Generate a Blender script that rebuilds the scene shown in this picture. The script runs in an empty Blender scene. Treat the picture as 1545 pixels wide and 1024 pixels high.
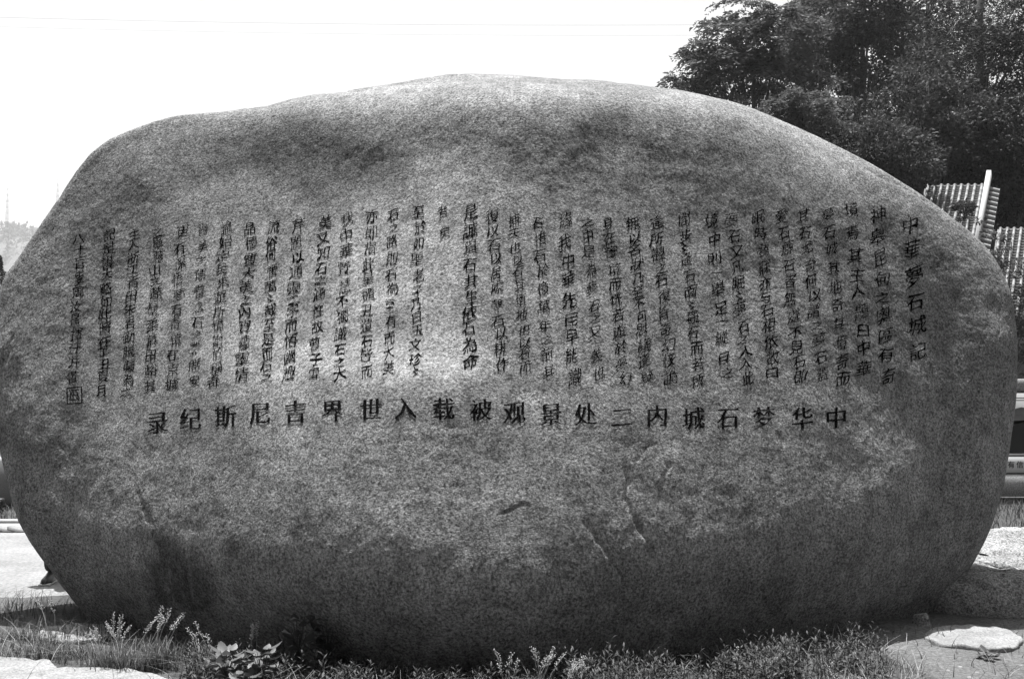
import bpy, math, random
import numpy as np
from mathutils import Vector, Matrix
from mathutils.bvhtree import BVHTree

rng = np.random.default_rng(11)
random.seed(11)
SC = bpy.context.scene
COL = SC.collection

# ------------------------------------------------------------------ camera
FPX, CX, CY = 1500.0, 772.5, 512.0
PITCH = math.atan(88 / FPX)
CAM = Vector((0, 0, 1.6))
cd = bpy.data.cameras.new('camera')
cam = bpy.data.objects.new('camera', cd)
COL.objects.link(cam)
SC.camera = cam
cam.location = CAM
cam.rotation_euler = (math.pi / 2 + PITCH, 0, 0)
cd.sensor_width = 36.0
cd.lens = 36.0 * FPX / 1545.0
cd.clip_start = 0.1
cd.clip_end = 6000

# ------------------------------------------------------------------ light
SUN = Vector((-0.06, 0.17, 0.98)).normalized()
w = bpy.data.worlds.new('World')
SC.world = w
w.use_nodes = True
nt = w.node_tree
bg = nt.nodes['Background']
sk = nt.nodes.new('ShaderNodeTexSky')
sk.sky_type = 'NISHITA'
sk.sun_disc = False
sk.sun_elevation = math.asin(SUN.z)
sk.sun_rotation = math.atan2(SUN.x, SUN.y)
sk.dust_density = 5.0
sk.air_density = 1.0
bw = nt.nodes.new('ShaderNodeRGBToBW')       # the place is recorded on monochrome stock
nt.links.new(sk.outputs[0], bw.inputs[0])
nt.links.new(bw.outputs[0], bg.inputs[0])
bg.inputs[1].default_value = 0.085
sl = bpy.data.lights.new('sun', 'SUN')
sl.energy = 5.0
sl.angle = math.radians(0.55)
so = bpy.data.objects.new('sun', sl)
COL.objects.link(so)
so.rotation_euler = SUN.to_track_quat('Z', 'Y').to_euler()
so.location = (-20, 10, 50)
SC.view_settings.view_transform = 'Standard'
SC.view_settings.look = 'None'
SC.view_settings.gamma = 1.0
SC.view_settings.exposure = 1.55
SC.view_settings.use_curve_mapping = False
SC.render.engine = 'CYCLES'
SC.cycles.max_bounces = 6
SC.cycles.volume_bounces = 0

# ------------------------------------------------------------------ helpers
def ray(px, py):
    x = (px - CX) / FPX
    y = (CY - py) / FPX
    c, s = math.cos(PITCH), math.sin(PITCH)
    return Vector((x, c - y * s, s + y * c)).normalized()

def at(px, py, Y):
    d = ray(px, py)
    return CAM + d * (Y / d.y)

def ground_at(px, py, z=0.0):
    d = ray(px, py)
    return CAM + d * ((z - CAM.z) / d.z)

def tag(o, label=None, cat=None, group=None, kind=None):
    if label: o['label'] = label
    if cat: o['category'] = cat
    if group: o['group'] = group
    if kind: o['kind'] = kind
    return o

def empty(name, loc, label, cat, group=None, rz=0):
    o = bpy.data.objects.new(name, None)
    o.empty_display_size = 0.1
    COL.objects.link(o)
    o.location = loc
    o.rotation_euler = (0, 0, rz)
    return tag(o, label, cat, group)

def np_mesh(name, V, F, mats=None, smooth=False, mi=None, uv=None):
    """V (n,3), F (m,k) equal sized faces or list of such arrays"""
    Fs = F if isinstance(F, list) else [F]
    Fs = [np.asarray(f, dtype=np.int32) for f in Fs if len(f)]
    V = np.asarray(V, dtype=np.float32)
    me = bpy.data.meshes.new(name)
    me.vertices.add(len(V))
    me.vertices.foreach_set('co', V.ravel())
    nl = sum(f.size for f in Fs)
    nf = sum(len(f) for f in Fs)
    me.loops.add(nl)
    me.loops.foreach_set('vertex_index', np.concatenate([f.ravel() for f in Fs]))
    me.polygons.add(nf)
    tot = np.concatenate([np.full(len(f), f.shape[1], dtype=np.int32) for f in Fs])
    st = np.concatenate([[0], np.cumsum(tot)[:-1]]).astype(np.int32)
    me.polygons.foreach_set('loop_start', st)
    me.polygons.foreach_set('loop_total', tot)
    if mi is not None:
        me.polygons.foreach_set('material_index', np.asarray(mi, dtype=np.int32))
    me.update(calc_edges=True)
    me.validate()
    if smooth:
        me.polygons.foreach_set('use_smooth', np.ones(nf, dtype=bool))
    for m in (mats if isinstance(mats, (list, tuple)) else [mats]):
        if m: me.materials.append(m)
    return me

def obj(name, me, parent=None, loc=None):
    o = bpy.data.objects.new(name, me)
    COL.objects.link(o)
    if loc is not None: o.location = loc
    if parent is not None:
        o.parent = parent
    return o

class MB:
    """collects boxes, tubes and sheets into one mesh"""
    def __init__(s):
        s.V = []; s.F3 = []; s.F4 = []; s.n = 0
    def add(s, V, F):
        V = np.asarray(V, dtype=float).reshape(-1, 3)
        for f in F:
            f = [i + s.n for i in f]
            if len(f) == 4: s.F4.append(f)
            elif len(f) == 3: s.F3.append(f)
            else:
                for k in range(1, len(f) - 1): s.F3.append([f[0], f[k], f[k + 1]])
        s.V.append(V); s.n += len(V)
    def addq(s, V, F):
        V = np.asarray(V, dtype=float).reshape(-1, 3)
        s.F4.extend((np.asarray(F) + s.n).tolist())
        s.V.append(V); s.n += len(V)
    def box(s, c, size, rz=0, bev=0.0):
        x, y, z = [v / 2 for v in size]
        b = min(bev, x * .45, y * .45, z * .45)
        pts = []
        if b <= 0:
            P = [(-x,-y,-z),(x,-y,-z),(x,y,-z),(-x,y,-z),(-x,-y,z),(x,-y,z),(x,y,z),(-x,y,z)]
            F = [(0,3,2,1),(4,5,6,7),(0,1,5,4),(1,2,6,5),(2,3,7,6),(3,0,4,7)]
        else:
            P = []; F = []
            prof = [(-z, b), (-z + b, 0), (z - b, 0), (z, b)]
            for zz, i in prof:
                X, Y = x - i, y - i
                P += [(-X + b,-Y,zz),(X - b,-Y,zz),(X,-Y + b,zz),(X,Y - b,zz),(X - b,Y,zz),(-X + b,Y,zz),(-X,Y - b,zz),(-X,-Y + b,zz)]
            for k in range(3):
                for j in range(8):
                    a = k * 8 + j; c2 = k * 8 + (j + 1) % 8
                    F.append((a, c2, c2 + 8, a + 8))
            F.append(tuple(range(7, -1, -1))); F.append(tuple(range(24, 32)))
        cs, sn = math.cos(rz), math.sin(rz)
        P = [(p[0]*cs - p[1]*sn + c[0], p[0]*sn + p[1]*cs + c[1], p[2] + c[2]) for p in P]
        s.add(P, F)
    def tube(s, pts, rad, seg=6, cap=True):
        pts = [Vector(p) for p in pts]
        n = len(pts)
        if not hasattr(rad, '__len__'): rad = [rad] * n
        V = []
        up = Vector((0.13, 0.21, 1)).normalized()
        for i, p in enumerate(pts):
            d = (pts[min(i + 1, n - 1)] - pts[max(i - 1, 0)])
            d = d.normalized() if d.length > 1e-9 else Vector((0, 0, 1))
            u = d.cross(up)
            if u.length < 1e-3: u = d.cross(Vector((1, 0, 0)))
            u.normalize(); v = d.cross(u)
            for k in range(seg):
                a = 2 * math.pi * k / seg
                V.append(p + (u * math.cos(a) + v * math.sin(a)) * rad[i])
        F = []
        for i in range(n - 1):
            for k in range(seg):
                a = i * seg + k; b = i * seg + (k + 1) % seg
                F.append((a, b, b + seg, a + seg))
        if cap:
            F.append(tuple(range(seg - 1, -1, -1))); F.append(tuple(range((n - 1) * seg, n * seg)))
        s.add([tuple(v) for v in V], F)
    def mesh(s, name, mat, smooth=False):
        return np_mesh(name, np.concatenate(s.V), [np.array(s.F4, dtype=np.int32).reshape(-1, 4), np.array(s.F3, dtype=np.int32).reshape(-1, 3)], mat, smooth)
    def build(s, name, mat, parent=None, smooth=False, loc=None):
        return obj(name, s.mesh(name, mat, smooth), parent, loc)

# vectorised gradient noise -------------------------------------------------
_perm = np.random.default_rng(5).permutation(256)
_perm = np.concatenate([_perm, _perm, _perm])
_g3 = np.random.default_rng(6).normal(size=(256, 3)); _g3 /= np.linalg.norm(_g3, axis=1)[:, None]
def pnoise(P):
    P = np.asarray(P, dtype=np.float64)
    i = np.floor(P).astype(np.int64); f = P - i
    u = f * f * f * (f * (f * 6 - 15) + 10)
    i &= 255
    out = np.zeros(len(P))
    for dx in (0, 1):
        wx = u[:, 0] if dx else 1 - u[:, 0]
        hx = _perm[(i[:, 0] + dx) & 255]
        for dy in (0, 1):
            wy = u[:, 1] if dy else 1 - u[:, 1]
            hy = _perm[(hx + i[:, 1] + dy) & 255]
            for dz in (0, 1):
                wz = u[:, 2] if dz else 1 - u[:, 2]
                g = _g3[_perm[(hy + i[:, 2] + dz) & 255]]
                d = g[:, 0] * (f[:, 0] - dx) + g[:, 1] * (f[:, 1] - dy) + g[:, 2] * (f[:, 2] - dz)
                out += wx * wy * wz * d
    return out
def fbm(P, octaves=4, gain=.5):
    P = np.asarray(P, dtype=float)
    o = np.zeros(len(P)); a = 1.0
    for k in range(octaves):
        o += a * pnoise(P * (2.03 ** k) + 17.3 * k); a *= gain
    return o

# ------------------------------------------------------------------ materials
def mat(name, base, rough=.9, var=0.0, vscale=3.0, speck=0.0, sscale=60.0, bump=0.0, bscale=40.0, bdist=.02,
        trans=0.0, spec=.3, detail=6, coord='Object', big=0.0, bigscale=.6):
    M = bpy.data.materials.new(name); M.use_nodes = True
    N = M.node_tree.nodes; L = M.node_tree.links
    b = N['Principled BSDF']
    b.inputs['Roughness'].default_value = rough
    b.inputs['Specular IOR Level'].default_value = spec
    tc = N.new('ShaderNodeTexCoord')
    val = None
    def noise(scale, det=4, rg=.6):
        n = N.new('ShaderNodeTexNoise'); n.inputs['Scale'].default_value = scale
        n.inputs['Detail'].default_value = det; n.inputs['Roughness'].default_value = rg
        L.new(tc.outputs[coord], n.inputs['Vector']); return n.outputs['Fac']
    def math_(op, a, c):
        m = N.new('ShaderNodeMath'); m.operation = op
        for k, v in enumerate((a, c)):
            if isinstance(v, (int, float)): m.inputs[k].default_value = v
            else: L.new(v, m.inputs[k])
        return m.outputs[0]
    def mod(cur, fac, amt):
        x = math_('SUBTRACT', fac, .5); x = math_('MULTIPLY', x, 2 * amt); x = math_('ADD', x, 1.0)
        return math_('MULTIPLY', cur, x)
    cur = math_('ADD', base, 0.0)
    if var: cur = mod(cur, noise(vscale, detail), var * 2)
    if big: cur = mod(cur, noise(bigscale, 3), big * 2)
    if speck: cur = mod(cur, noise(sscale, 2, .7), speck * 2)
    cur = math_('MAXIMUM', cur, .004)
    cmb = N.new('ShaderNodeCombineColor')
    for k in range(3): L.new(cur, cmb.inputs[k])
    L.new(cmb.outputs[0], b.inputs['Base Color'])
    if bump:
        bp = N.new('ShaderNodeBump'); bp.inputs['Strength'].default_value = bump; bp.inputs['Distance'].default_value = bdist
        L.new(noise(bscale, 5, .65), bp.inputs['Height']); L.new(bp.outputs[0], b.inputs['Normal'])
    if trans:
        t = N.new('ShaderNodeBsdfTranslucent'); L.new(cmb.outputs[0], t.inputs['Color'])
        mx = N.new('ShaderNodeMixShader'); mx.inputs[0].default_value = trans
        L.new(b.outputs[0], mx.inputs[1]); L.new(t.outputs[0], mx.inputs[2])
        L.new(mx.outputs[0], N['Material Output'].inputs['Surface'])
    M['_b'] = 1
    return M

M_ground = mat('dirt', .045, var=.5, vscale=1.3, speck=.5, sscale=45, bump=.8, bscale=18, bdist=.05, big=.3, bigscale=.3)
M_patch = mat('bare_dirt', .068, var=.5, vscale=1.6, speck=.6, sscale=45, bump=.9, bscale=22, bdist=.04, big=.25, bigscale=.5)
M_plaza = mat('plaza_paving', .135, var=.35, vscale=1.4, speck=.4, sscale=30, bump=.4, bscale=14, bdist=.03)
M_flag = mat('pale_flagstone', .15, var=.32, vscale=5, speck=.5, sscale=70, bump=.5, bscale=45, bdist=.012)
M_kerb = mat('kerb_granite', .21, var=.12, speck=.3, sscale=120, bump=.3, bscale=100, bdist=.004)
M_greywall = mat('grey_wall_stone', .15, var=.2, vscale=2, speck=.3, sscale=60, bump=.3, bscale=50, bdist=.006)
M_plinth = mat('plinth_granite', .22, var=.2, vscale=4, speck=.6, sscale=45, bump=.3, bscale=60, bdist=.006)
M_dark = mat('recess_shade_stone', .035, var=.3)  # shade of the recess below the raised wall, put into the colour
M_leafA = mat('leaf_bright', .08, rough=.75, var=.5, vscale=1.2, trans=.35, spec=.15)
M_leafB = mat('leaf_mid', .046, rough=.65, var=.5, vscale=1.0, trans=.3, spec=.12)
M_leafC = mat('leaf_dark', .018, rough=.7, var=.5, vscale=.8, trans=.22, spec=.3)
M_bark = mat('bark', .06, var=.4, vscale=8, bump=.6, bscale=30)
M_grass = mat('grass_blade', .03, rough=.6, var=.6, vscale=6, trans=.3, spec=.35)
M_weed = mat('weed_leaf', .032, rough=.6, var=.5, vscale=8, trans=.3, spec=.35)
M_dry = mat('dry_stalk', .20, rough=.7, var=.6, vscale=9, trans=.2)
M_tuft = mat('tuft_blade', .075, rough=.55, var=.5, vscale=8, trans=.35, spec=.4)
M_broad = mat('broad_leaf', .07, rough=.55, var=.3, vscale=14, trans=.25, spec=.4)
M_straw = mat('dry_seed', .42, rough=.7, var=.3, vscale=30, trans=.3)
M_lawn = mat('lawn_soil', .035, var=.4, vscale=3, speck=.4, sscale=40, bump=.5, bscale=30)
M_lawnb = mat('lawn_blade', .045, rough=.7, var=.5, vscale=3, trans=.2)
M_hill = mat('hill_scrub', .05, var=.5, vscale=.05, bump=.6, bscale=.2, bdist=1.5)
M_slope = mat('slope_soil', .05, var=.4, vscale=.8, bump=.5, bscale=3, bdist=.1)
M_tile = mat('roof_tile', .15, rough=.7, var=.25, vscale=3, speck=.3, sscale=25, bump=.3, bscale=30, bdist=.01)
M_pan = mat('pan_tile', .08, rough=.75, var=.3, vscale=3, speck=.3, sscale=25)
M_white = mat('white_plaster', .26, rough=.8, var=.12, vscale=5)
M_paper = mat('panel_white', .52, rough=.5, var=.05)
M_ink = mat('panel_ink', .02, rough=.5)
M_panelgrey = mat('panel_grey', .16, rough=.45, var=.35, vscale=5)
M_paneldk = mat('panel_dark', .018, rough=.4, var=.2)
M_metal = mat('galvanised_steel', .3, rough=.5)
M_wire = mat('wire_metal', .18, rough=.5)
M_trouser = mat('dark_cloth', .03, var=.3, vscale=20)
M_shoe = mat('shoe_leather', .025, rough=.4)
M_sole = mat('shoe_sole', .5)
M_skin = mat('skin', .35, rough=.6)
M_shirt = mat('shirt_cloth', .4, var=.1)
M_hair = mat('hair', .012, rough=.5)

def granite():
    M = bpy.data.materials.new('boulder_granite'); M.use_nodes = True
    N = M.node_tree.nodes; L = M.node_tree.links
    b = N['Principled BSDF']; b.inputs['Roughness'].default_value = .95; b.inputs['Specular IOR Level'].default_value = .08
    tc = N.new('ShaderNodeTexCoord')
    def noise(scale, det=4, rg=.6, off=0):
        mp = N.new('ShaderNodeMapping'); mp.inputs['Location'].default_value = (off, off * .7, off * .3)
        L.new(tc.outputs['Object'], mp.inputs[0])
        n = N.new('ShaderNodeTexNoise'); n.inputs['Scale'].default_value = scale
        n.inputs['Detail'].default_value = det; n.inputs['Roughness'].default_value = rg
        L.new(mp.outputs[0], n.inputs['Vector']); return n.outputs['Fac']
    def m(op, a, c=0.0, clamp=False):
        x = N.new('ShaderNodeMath'); x.operation = op; x.use_clamp = clamp
        for k, v in enumerate((a, c)):
            if isinstance(v, (int, float)): x.inputs[k].default_value = v
            else: L.new(v, x.inputs[k])
        return x.outputs[0]
    def rng_(v, a0, a1, b0, b1):
        x = N.new('ShaderNodeMapRange'); L.new(v, x.inputs[0])
        for k, q in enumerate((a0, a1, b0, b1)): x.inputs[1 + k].default_value = q
        return x.outputs[0]
    base = rng_(noise(1.1, 5, .6, 3), .3, .7, .74, 1.24)
    mid = rng_(noise(7, 5, .7, 9), .3, .7, .66, 1.3)
    grain = rng_(noise(62, 3, .75, 1), .37, .63, .42, 1.58)       # mineral grains
    fine = rng_(noise(150, 2, .7, 5), .35, .65, .7, 1.3)
    darkg = rng_(noise(42, 2, .5, 13), .58, .68, 1.0, .5)       # scattered black mica
    lite = rng_(noise(95, 1, .5, 23), .66, .74, 0.0, .5)
    at_ = N.new('ShaderNodeAttribute'); at_.attribute_name = 'stain_shade'
    st = rng_(m('MULTIPLY', at_.outputs['Fac'], rng_(noise(14, 4, .7, 31), .3, .7, .7, 1.3)), 0, 1, 1.0, .34)
    c = m('MULTIPLY', m('MULTIPLY', base, mid), m('MULTIPLY', grain, fine))
    c = m('MULTIPLY', m('MULTIPLY', c, darkg), st)
    c = m('ADD', m('MULTIPLY', c, .168), m('MULTIPLY', lite, .08))
    c = m('MINIMUM', c, .55)
    cmb = N.new('ShaderNodeCombineColor')
    for k in range(3): L.new(c, cmb.inputs[k])
    L.new(cmb.outputs[0], b.inputs['Base Color'])
    h1 = noise(75, 3, .7, 41); h2 = noise(30, 2, .5, 47)
    h = m('ADD', m('MULTIPLY', h1, .62), m('MULTIPLY', h2, .25))
    bp = N.new('ShaderNodeBump'); bp.inputs['Strength'].default_value = .85; bp.inputs['Distance'].default_value = .0145
    L.new(h, bp.inputs['Height']); L.new(bp.outputs[0], b.inputs['Normal'])
    return M
M_rock = granite()

def carve_paint(name, dark, lightness, thr):
    M = bpy.data.materials.new(name); M.use_nodes = True
    N = M.node_tree.nodes; L = M.node_tree.links
    b = N['Principled BSDF']; b.inputs['Roughness'].default_value = .95; b.inputs['Specular IOR Level'].default_value = .0
    tc = N.new('ShaderNodeTexCoord')
    n = N.new('ShaderNodeTexNoise'); n.inputs['Scale'].default_value = 55; n.inputs['Detail'].default_value = 5; n.inputs['Roughness'].default_value = .75
    L.new(tc.outputs['Object'], n.inputs['Vector'])
    n2 = N.new('ShaderNodeTexNoise'); n2.inputs['Scale'].default_value = 3.5; n2.inputs['Detail'].default_value = 2
    L.new(tc.outputs['Object'], n2.inputs['Vector'])
    ad = N.new('ShaderNodeMath'); ad.operation = 'ADD'; L.new(n.outputs['Fac'], ad.inputs[0]); L.new(n2.outputs['Fac'], ad.inputs[1])
    r = N.new('ShaderNodeMapRange'); L.new(ad.outputs[0], r.inputs[0])
    for k, q in enumerate((thr, thr + .22, dark, lightness)): r.inputs[1 + k].default_value = q
    cmb = N.new('ShaderNodeCombineColor')
    for k in range(3): L.new(r.outputs[0], cmb.inputs[k])
    L.new(cmb.outputs[0], b.inputs['Base Color'])
    return M
M_carve = carve_paint('carved_paint', .002, .025, 1.25)
M_carve2 = carve_paint('worn_carved_paint', .003, .04, 1.2)
M_carve3 = carve_paint('large_carved_paint', .005, .05, 1.13)

# ------------------------------------------------------------------ THE BOULDER
Y0 = 7.7
OUT = [(-14,560),(-8,480),(2,420),(35,372),(60,335),(85,300),(110,258),(135,228),(165,207),(215,187),(262,173),(330,168),
       (400,160),(450,147),(520,140),(600,125),(660,114),(720,111),(790,116),(850,122),(930,130),(1000,138),(1080,152),
       (1150,172),(1220,200),(1290,235),(1350,268),(1400,300),(1450,338),(1485,368),(1508,400),(1525,440),(1531,500),
       (1531,560),(1524,630),(1516,690),(1508,740),(1490,800),(1465,850),(1435,890),(1400,935),(1340,990),(1250,1040),
       (1000,1085),(700,1095),(400,1080),(250,1050),(188,1000),(160,960),(129,912),(96,858),(61,808),(44,783),(29,745),(17,708),(-2,640)]
OW = np.array([[at(x, y, Y0).x, at(x, y, Y0).z] for x, y in OUT])
CXr, CZr = 0.0, at(760, 600, Y0).z
OW = (OW - [CXr, CZr]) * [.995, .995]            # nearer bulge adds about half a per cent
phi_o = np.arctan2(OW[:, 1], OW[:, 0]); R_o = np.hypot(OW[:, 0], OW[:, 1])
order = np.argsort(phi_o); phi_s = phi_o[order]; R_s = R_o[order]
def Rout(phi):
    return np.interp(phi, phi_s, R_s, period=2 * math.pi)
# smooth the outline a touch
_ph = np.linspace(-math.pi, math.pi, 1441)[:-1]
_rr = Rout(_ph); _k = np.exp(-np.linspace(-2, 2, 9) ** 2); _k /= _k.sum()
_rr = np.convolve(np.concatenate([_rr[-4:], _rr, _rr[:4]]), _k, 'valid')
def Rout(phi): return np.interp(phi, _ph, _rr, period=2 * math.pi)

def w2px(x, z, Y=6.1):
    """plane coordinates of the front face -> picture position used for the relief charts"""
    dz = z - CAM.z
    c, s = math.cos(PITCH), math.sin(PITCH)
    f = Y * c + dz * s
    return CX + FPX * x / f, CY - FPX * (dz * c - Y * s) / f

# relief chart: how steeply the face leans towards the sky, read off as tone, at columns x / rows y
TX = [0, 60, 200, 330, 450, 560, 640, 700, 760, 850, 950, 1050, 1150, 1250, 1350, 1450, 1540]
TY = [110, 150, 180, 210, 240, 280, 330, 400, 480, 550, 600, 650, 700, 760, 820, 870, 920, 960, 1000]
TONE = {
 0:   [150,150,150,150,150,140,125,105, 88, 82, 80, 76, 72, 65, 50, 35, 25, 18, 14],
 60:  [160,160,160,160,150,135,118, 98, 88, 84, 82, 80, 76, 66, 52, 38, 26, 18, 14],
 200: [170,170,165,140,100, 86, 84, 88, 98,104,100, 96, 90, 82, 62, 45, 30, 20, 14],
 330: [185,175,140, 96, 80, 92,100,105,118,125,118,110,105, 90, 66, 50, 32, 20, 14],
 450: [190,170,135, 84, 72,105,122,130,138,150,130,112,102, 88, 76, 60, 36, 20, 14],
 560: [200,165,125,100, 72,104,128,135,142,172,135,112,104, 92, 82, 66, 42, 22, 14],
 640: [205,160,120,105,130,126,134,136,140,170,136,114,106, 98, 90, 74, 46, 24, 14],
 700: [210,160,120,105,135,124,132,134,136,168,130,112,108,102, 96, 78, 50, 26, 16],
 760: [205,160,118, 98,100,104,116,120,124,118,114,110,106,102, 98, 82, 58, 32, 18],
 850: [195,150,105, 82, 80, 92,104,112,114,114,112,108,102, 94, 94, 84, 60, 34, 18],
 950: [185,150, 92, 76, 78, 92, 98,104,108,108,104, 98, 84, 78, 74, 60, 44, 28, 16],
 1050:[180,165,125, 92, 80, 80, 90, 96,100,100, 98, 94, 88, 82, 66, 48, 34, 24, 14],
 1150:[180,175,165,130, 98, 76, 82, 88, 92, 92, 92, 90, 86, 80, 60, 42, 30, 22, 14],
 1250:[180,180,175,165,140, 98, 78, 80, 84, 82, 80, 80, 78, 70, 54, 38, 28, 20, 14],
 1350:[180,180,180,175,165,150, 96, 72, 74, 74, 70, 70, 68, 60, 48, 36, 26, 18, 14],
 1450:[180,180,180,180,170,160,130, 76, 66, 70, 66, 62, 58, 52, 42, 32, 22, 16, 12],
 1540:[150,150,150,150,150,150,130, 80, 55, 52, 50, 46, 44, 40, 34, 26, 20, 14, 12]}
TM = np.array([TONE[x] for x in TX], dtype=float)
TM[:, 2:9] = np.maximum(TM[:, 2:9], 74)
TM[:, :2] *= 1.14
TM[3:8, 4:10] *= 1.13
TM[0:3, 3:12] *= 1.08
TM[4:10, 13] *= 1.10
TM[9:16, :5] = np.where(TM[9:16, :5] > 130, TM[9:16, :5] * 1.08, TM[9:16, :5])
TM[:, 14] *= .97
TM[:, 15:] *= .85
TM[:, 15:] -= 3
TM = np.maximum(TM, 2)          # (x, y)

def rim_pow(ph):
    return 5 + 2.5 * np.clip((np.cos(ph) - .72) / .25, 0, 1) + 2.5 * np.clip((-np.cos(ph) - .8) / .2, 0, 1)

def relief():
    gx = np.linspace(-4.3, 4.3, 173); gz = np.linspace(-1.1, 4.5, 113)
    hx = gx[1] - gx[0]; hz = gz[1] - gz[0]
    X, Z = np.meshgrid(gx, gz, indexing='ij')
    def chart(Yd):
        px, py = w2px(X, Z, Yd)
        # bilinear chart
        ix = np.interp(px, TX, np.arange(len(TX))); iy = np.interp(py, TY, np.arange(len(TY)))
        a = np.clip(ix.astype(int), 0, len(TX) - 2); b = np.clip(iy.astype(int), 0, len(TY) - 2)
        fx = ix - a; fy = iy - b
        T = TM[a, b] * (1 - fx) * (1 - fy) + TM[a + 1, b] * fx * (1 - fy) + TM[a, b + 1] * (1 - fx) * fy + TM[a + 1, b + 1] * fx * fy
        lin = (T / 255.) ** 2.2
        v0 = .055
        nd = np.where(lin > v0, np.minimum(.015 + (lin - v0) / .68, .9), .025 - (v0 - lin) / v0 * .70)
        return nd
    ph = np.arctan2(Z - CZr, X - CXr); r = np.hypot(Z - CZr, X - CXr) / Rout(ph)
    env = np.clip(1 - np.clip(r, 0, .9995) ** rim_pow(ph), 1e-3, 1) ** .5
    inside = (r < .97) * np.clip((Z + .15) * 4, 0, 1)
    ax, by, cz = -SUN.x, SUN.y, SUN.z
    Dx = lambda u: (u[1:, :-1] - u[:-1, :-1] + u[1:, 1:] - u[:-1, 1:]) / (2 * hx)
    Dz = lambda u: (u[:-1, 1:] - u[:-1, :-1] + u[1:, 1:] - u[1:, :-1]) / (2 * hz)
    def DxT(v):
        o = np.zeros_like(X); v = v / (2 * hx)
        o[1:, :-1] += v; o[:-1, :-1] -= v; o[1:, 1:] += v; o[:-1, 1:] -= v; return o
    def DzT(v):
        o = np.zeros_like(X); v = v / (2 * hz)
        o[:-1, 1:] += v; o[:-1, :-1] -= v; o[1:, 1:] += v; o[1:, :-1] -= v; return o
    W = .25 * (inside[1:, 1:] + inside[:-1, 1:] + inside[1:, :-1] + inside[:-1, :-1])
    lap = lambda u: (np.pad(u, 1, 'edge')[2:, 1:-1] + np.pad(u, 1, 'edge')[:-2, 1:-1] + np.pad(u, 1, 'edge')[1:-1, 2:] + np.pad(u, 1, 'edge')[1:-1, :-2] - 4 * u) / hx ** 2
    def lapT(v):
        v = v / hx ** 2; o = -4 * v
        o[1:, :] += v[:-1, :]; o[0, :] += v[0, :]; o[:-1, :] += v[1:, :]; o[-1, :] += v[-1, :]
        o[:, 1:] += v[:, :-1]; o[:, 0] += v[:, 0]; o[:, :-1] += v[:, 1:]; o[:, -1] += v[:, -1]
        return o
    lamS, lamP, lamX = 2.5e-4, .004, .03
    g0 = 1.5 - .11 * X ** 2 - .15 * np.clip(CZr + .2 - Z, 0, 5) - .25 * np.clip(Z - CZr, 0, 5)
    g0 = np.maximum(g0, .35)
    g = g0.copy()
    for it in range(4):
        D = env * g
        dx, dz = Dx(D), Dz(D)
        nd = chart(Y0 - D); ndc = .25 * (nd[1:, 1:] + nd[:-1, 1:] + nd[1:, :-1] + nd[:-1, :-1])
        nrm = np.sqrt(1 + np.minimum(dx ** 2 + dz ** 2, 4))
        rhs = ndc * nrm + by
        def op(u):
            D = env * u
            q = (W * (ax * Dx(D) - cz * Dz(D)))
            return env * (ax * DxT(W * q) - cz * DzT(W * q)) + lamS * lapT(lap(u)) + lamP * u + lamX * (DxT(Dx(u)))
        bvec = env * (ax * DxT(W * W * rhs) - cz * DzT(W * W * rhs)) + lamP * g0 + lamX * DxT(Dx(g0))
        x = g.copy(); rr = bvec - op(x); p = rr.copy(); rs = (rr * rr).sum()
        for k in range(1300):
            Ap = op(p); al = rs / ((p * Ap).sum() + 1e-30)
            x += al * p; rr -= al * Ap; r2 = (rr * rr).sum()
            if r2 < 1e-12 * (bvec * bvec).sum(): break
            p = rr + r2 / rs * p; rs = r2
        g = x
    g = np.clip(g, .12, 2.8)
    return gx, gz, g
GX, GZ, GG = relief()
def samp(X, Z):
    """cubic B-spline reading of the relief grid"""
    ix = np.clip((X - GX[0]) / (GX[1] - GX[0]), 1, len(GX) - 3.001); iz = np.clip((Z - GZ[0]) / (GZ[1] - GZ[0]), 1, len(GZ) - 3.001)
    a = ix.astype(int); b = iz.astype(int); t = ix - a; u = iz - b
    W = lambda t: [(1 - t) ** 3 / 6, (3 * t ** 3 - 6 * t ** 2 + 4) / 6, (-3 * t ** 3 + 3 * t ** 2 + 3 * t + 1) / 6, t ** 3 / 6]
    wx, wz_ = W(t), W(u); o = 0
    for p in range(4):
        for q in range(4):
            o = o + wx[p] * wz_[q] * GG[a + p - 1, b + q - 1]
    return o

def seg_dist(PX, PY, line):
    """distance in px to polyline and signed side"""
    best = np.full(len(PX), 1e9); side = np.zeros(len(PX)); tt = np.zeros(len(PX))
    n = len(line) - 1
    for k in range(n):
        (x0, y0), (x1, y1) = line[k], line[k + 1]
        dx, dy = x1 - x0, y1 - y0; L2 = dx * dx + dy * dy
        t = np.clip(((PX - x0) * dx + (PY - y0) * dy) / L2, 0, 1)
        d = np.hypot(PX - x0 - t * dx, PY - y0 - t * dy)
        m = d < best
        best[m] = d[m]; side[m] = np.sign((PX[m] - x0) * dy - (PY[m] - y0) * dx); tt[m] = (k + t[m]) / n
    return best, side, tt
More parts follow.
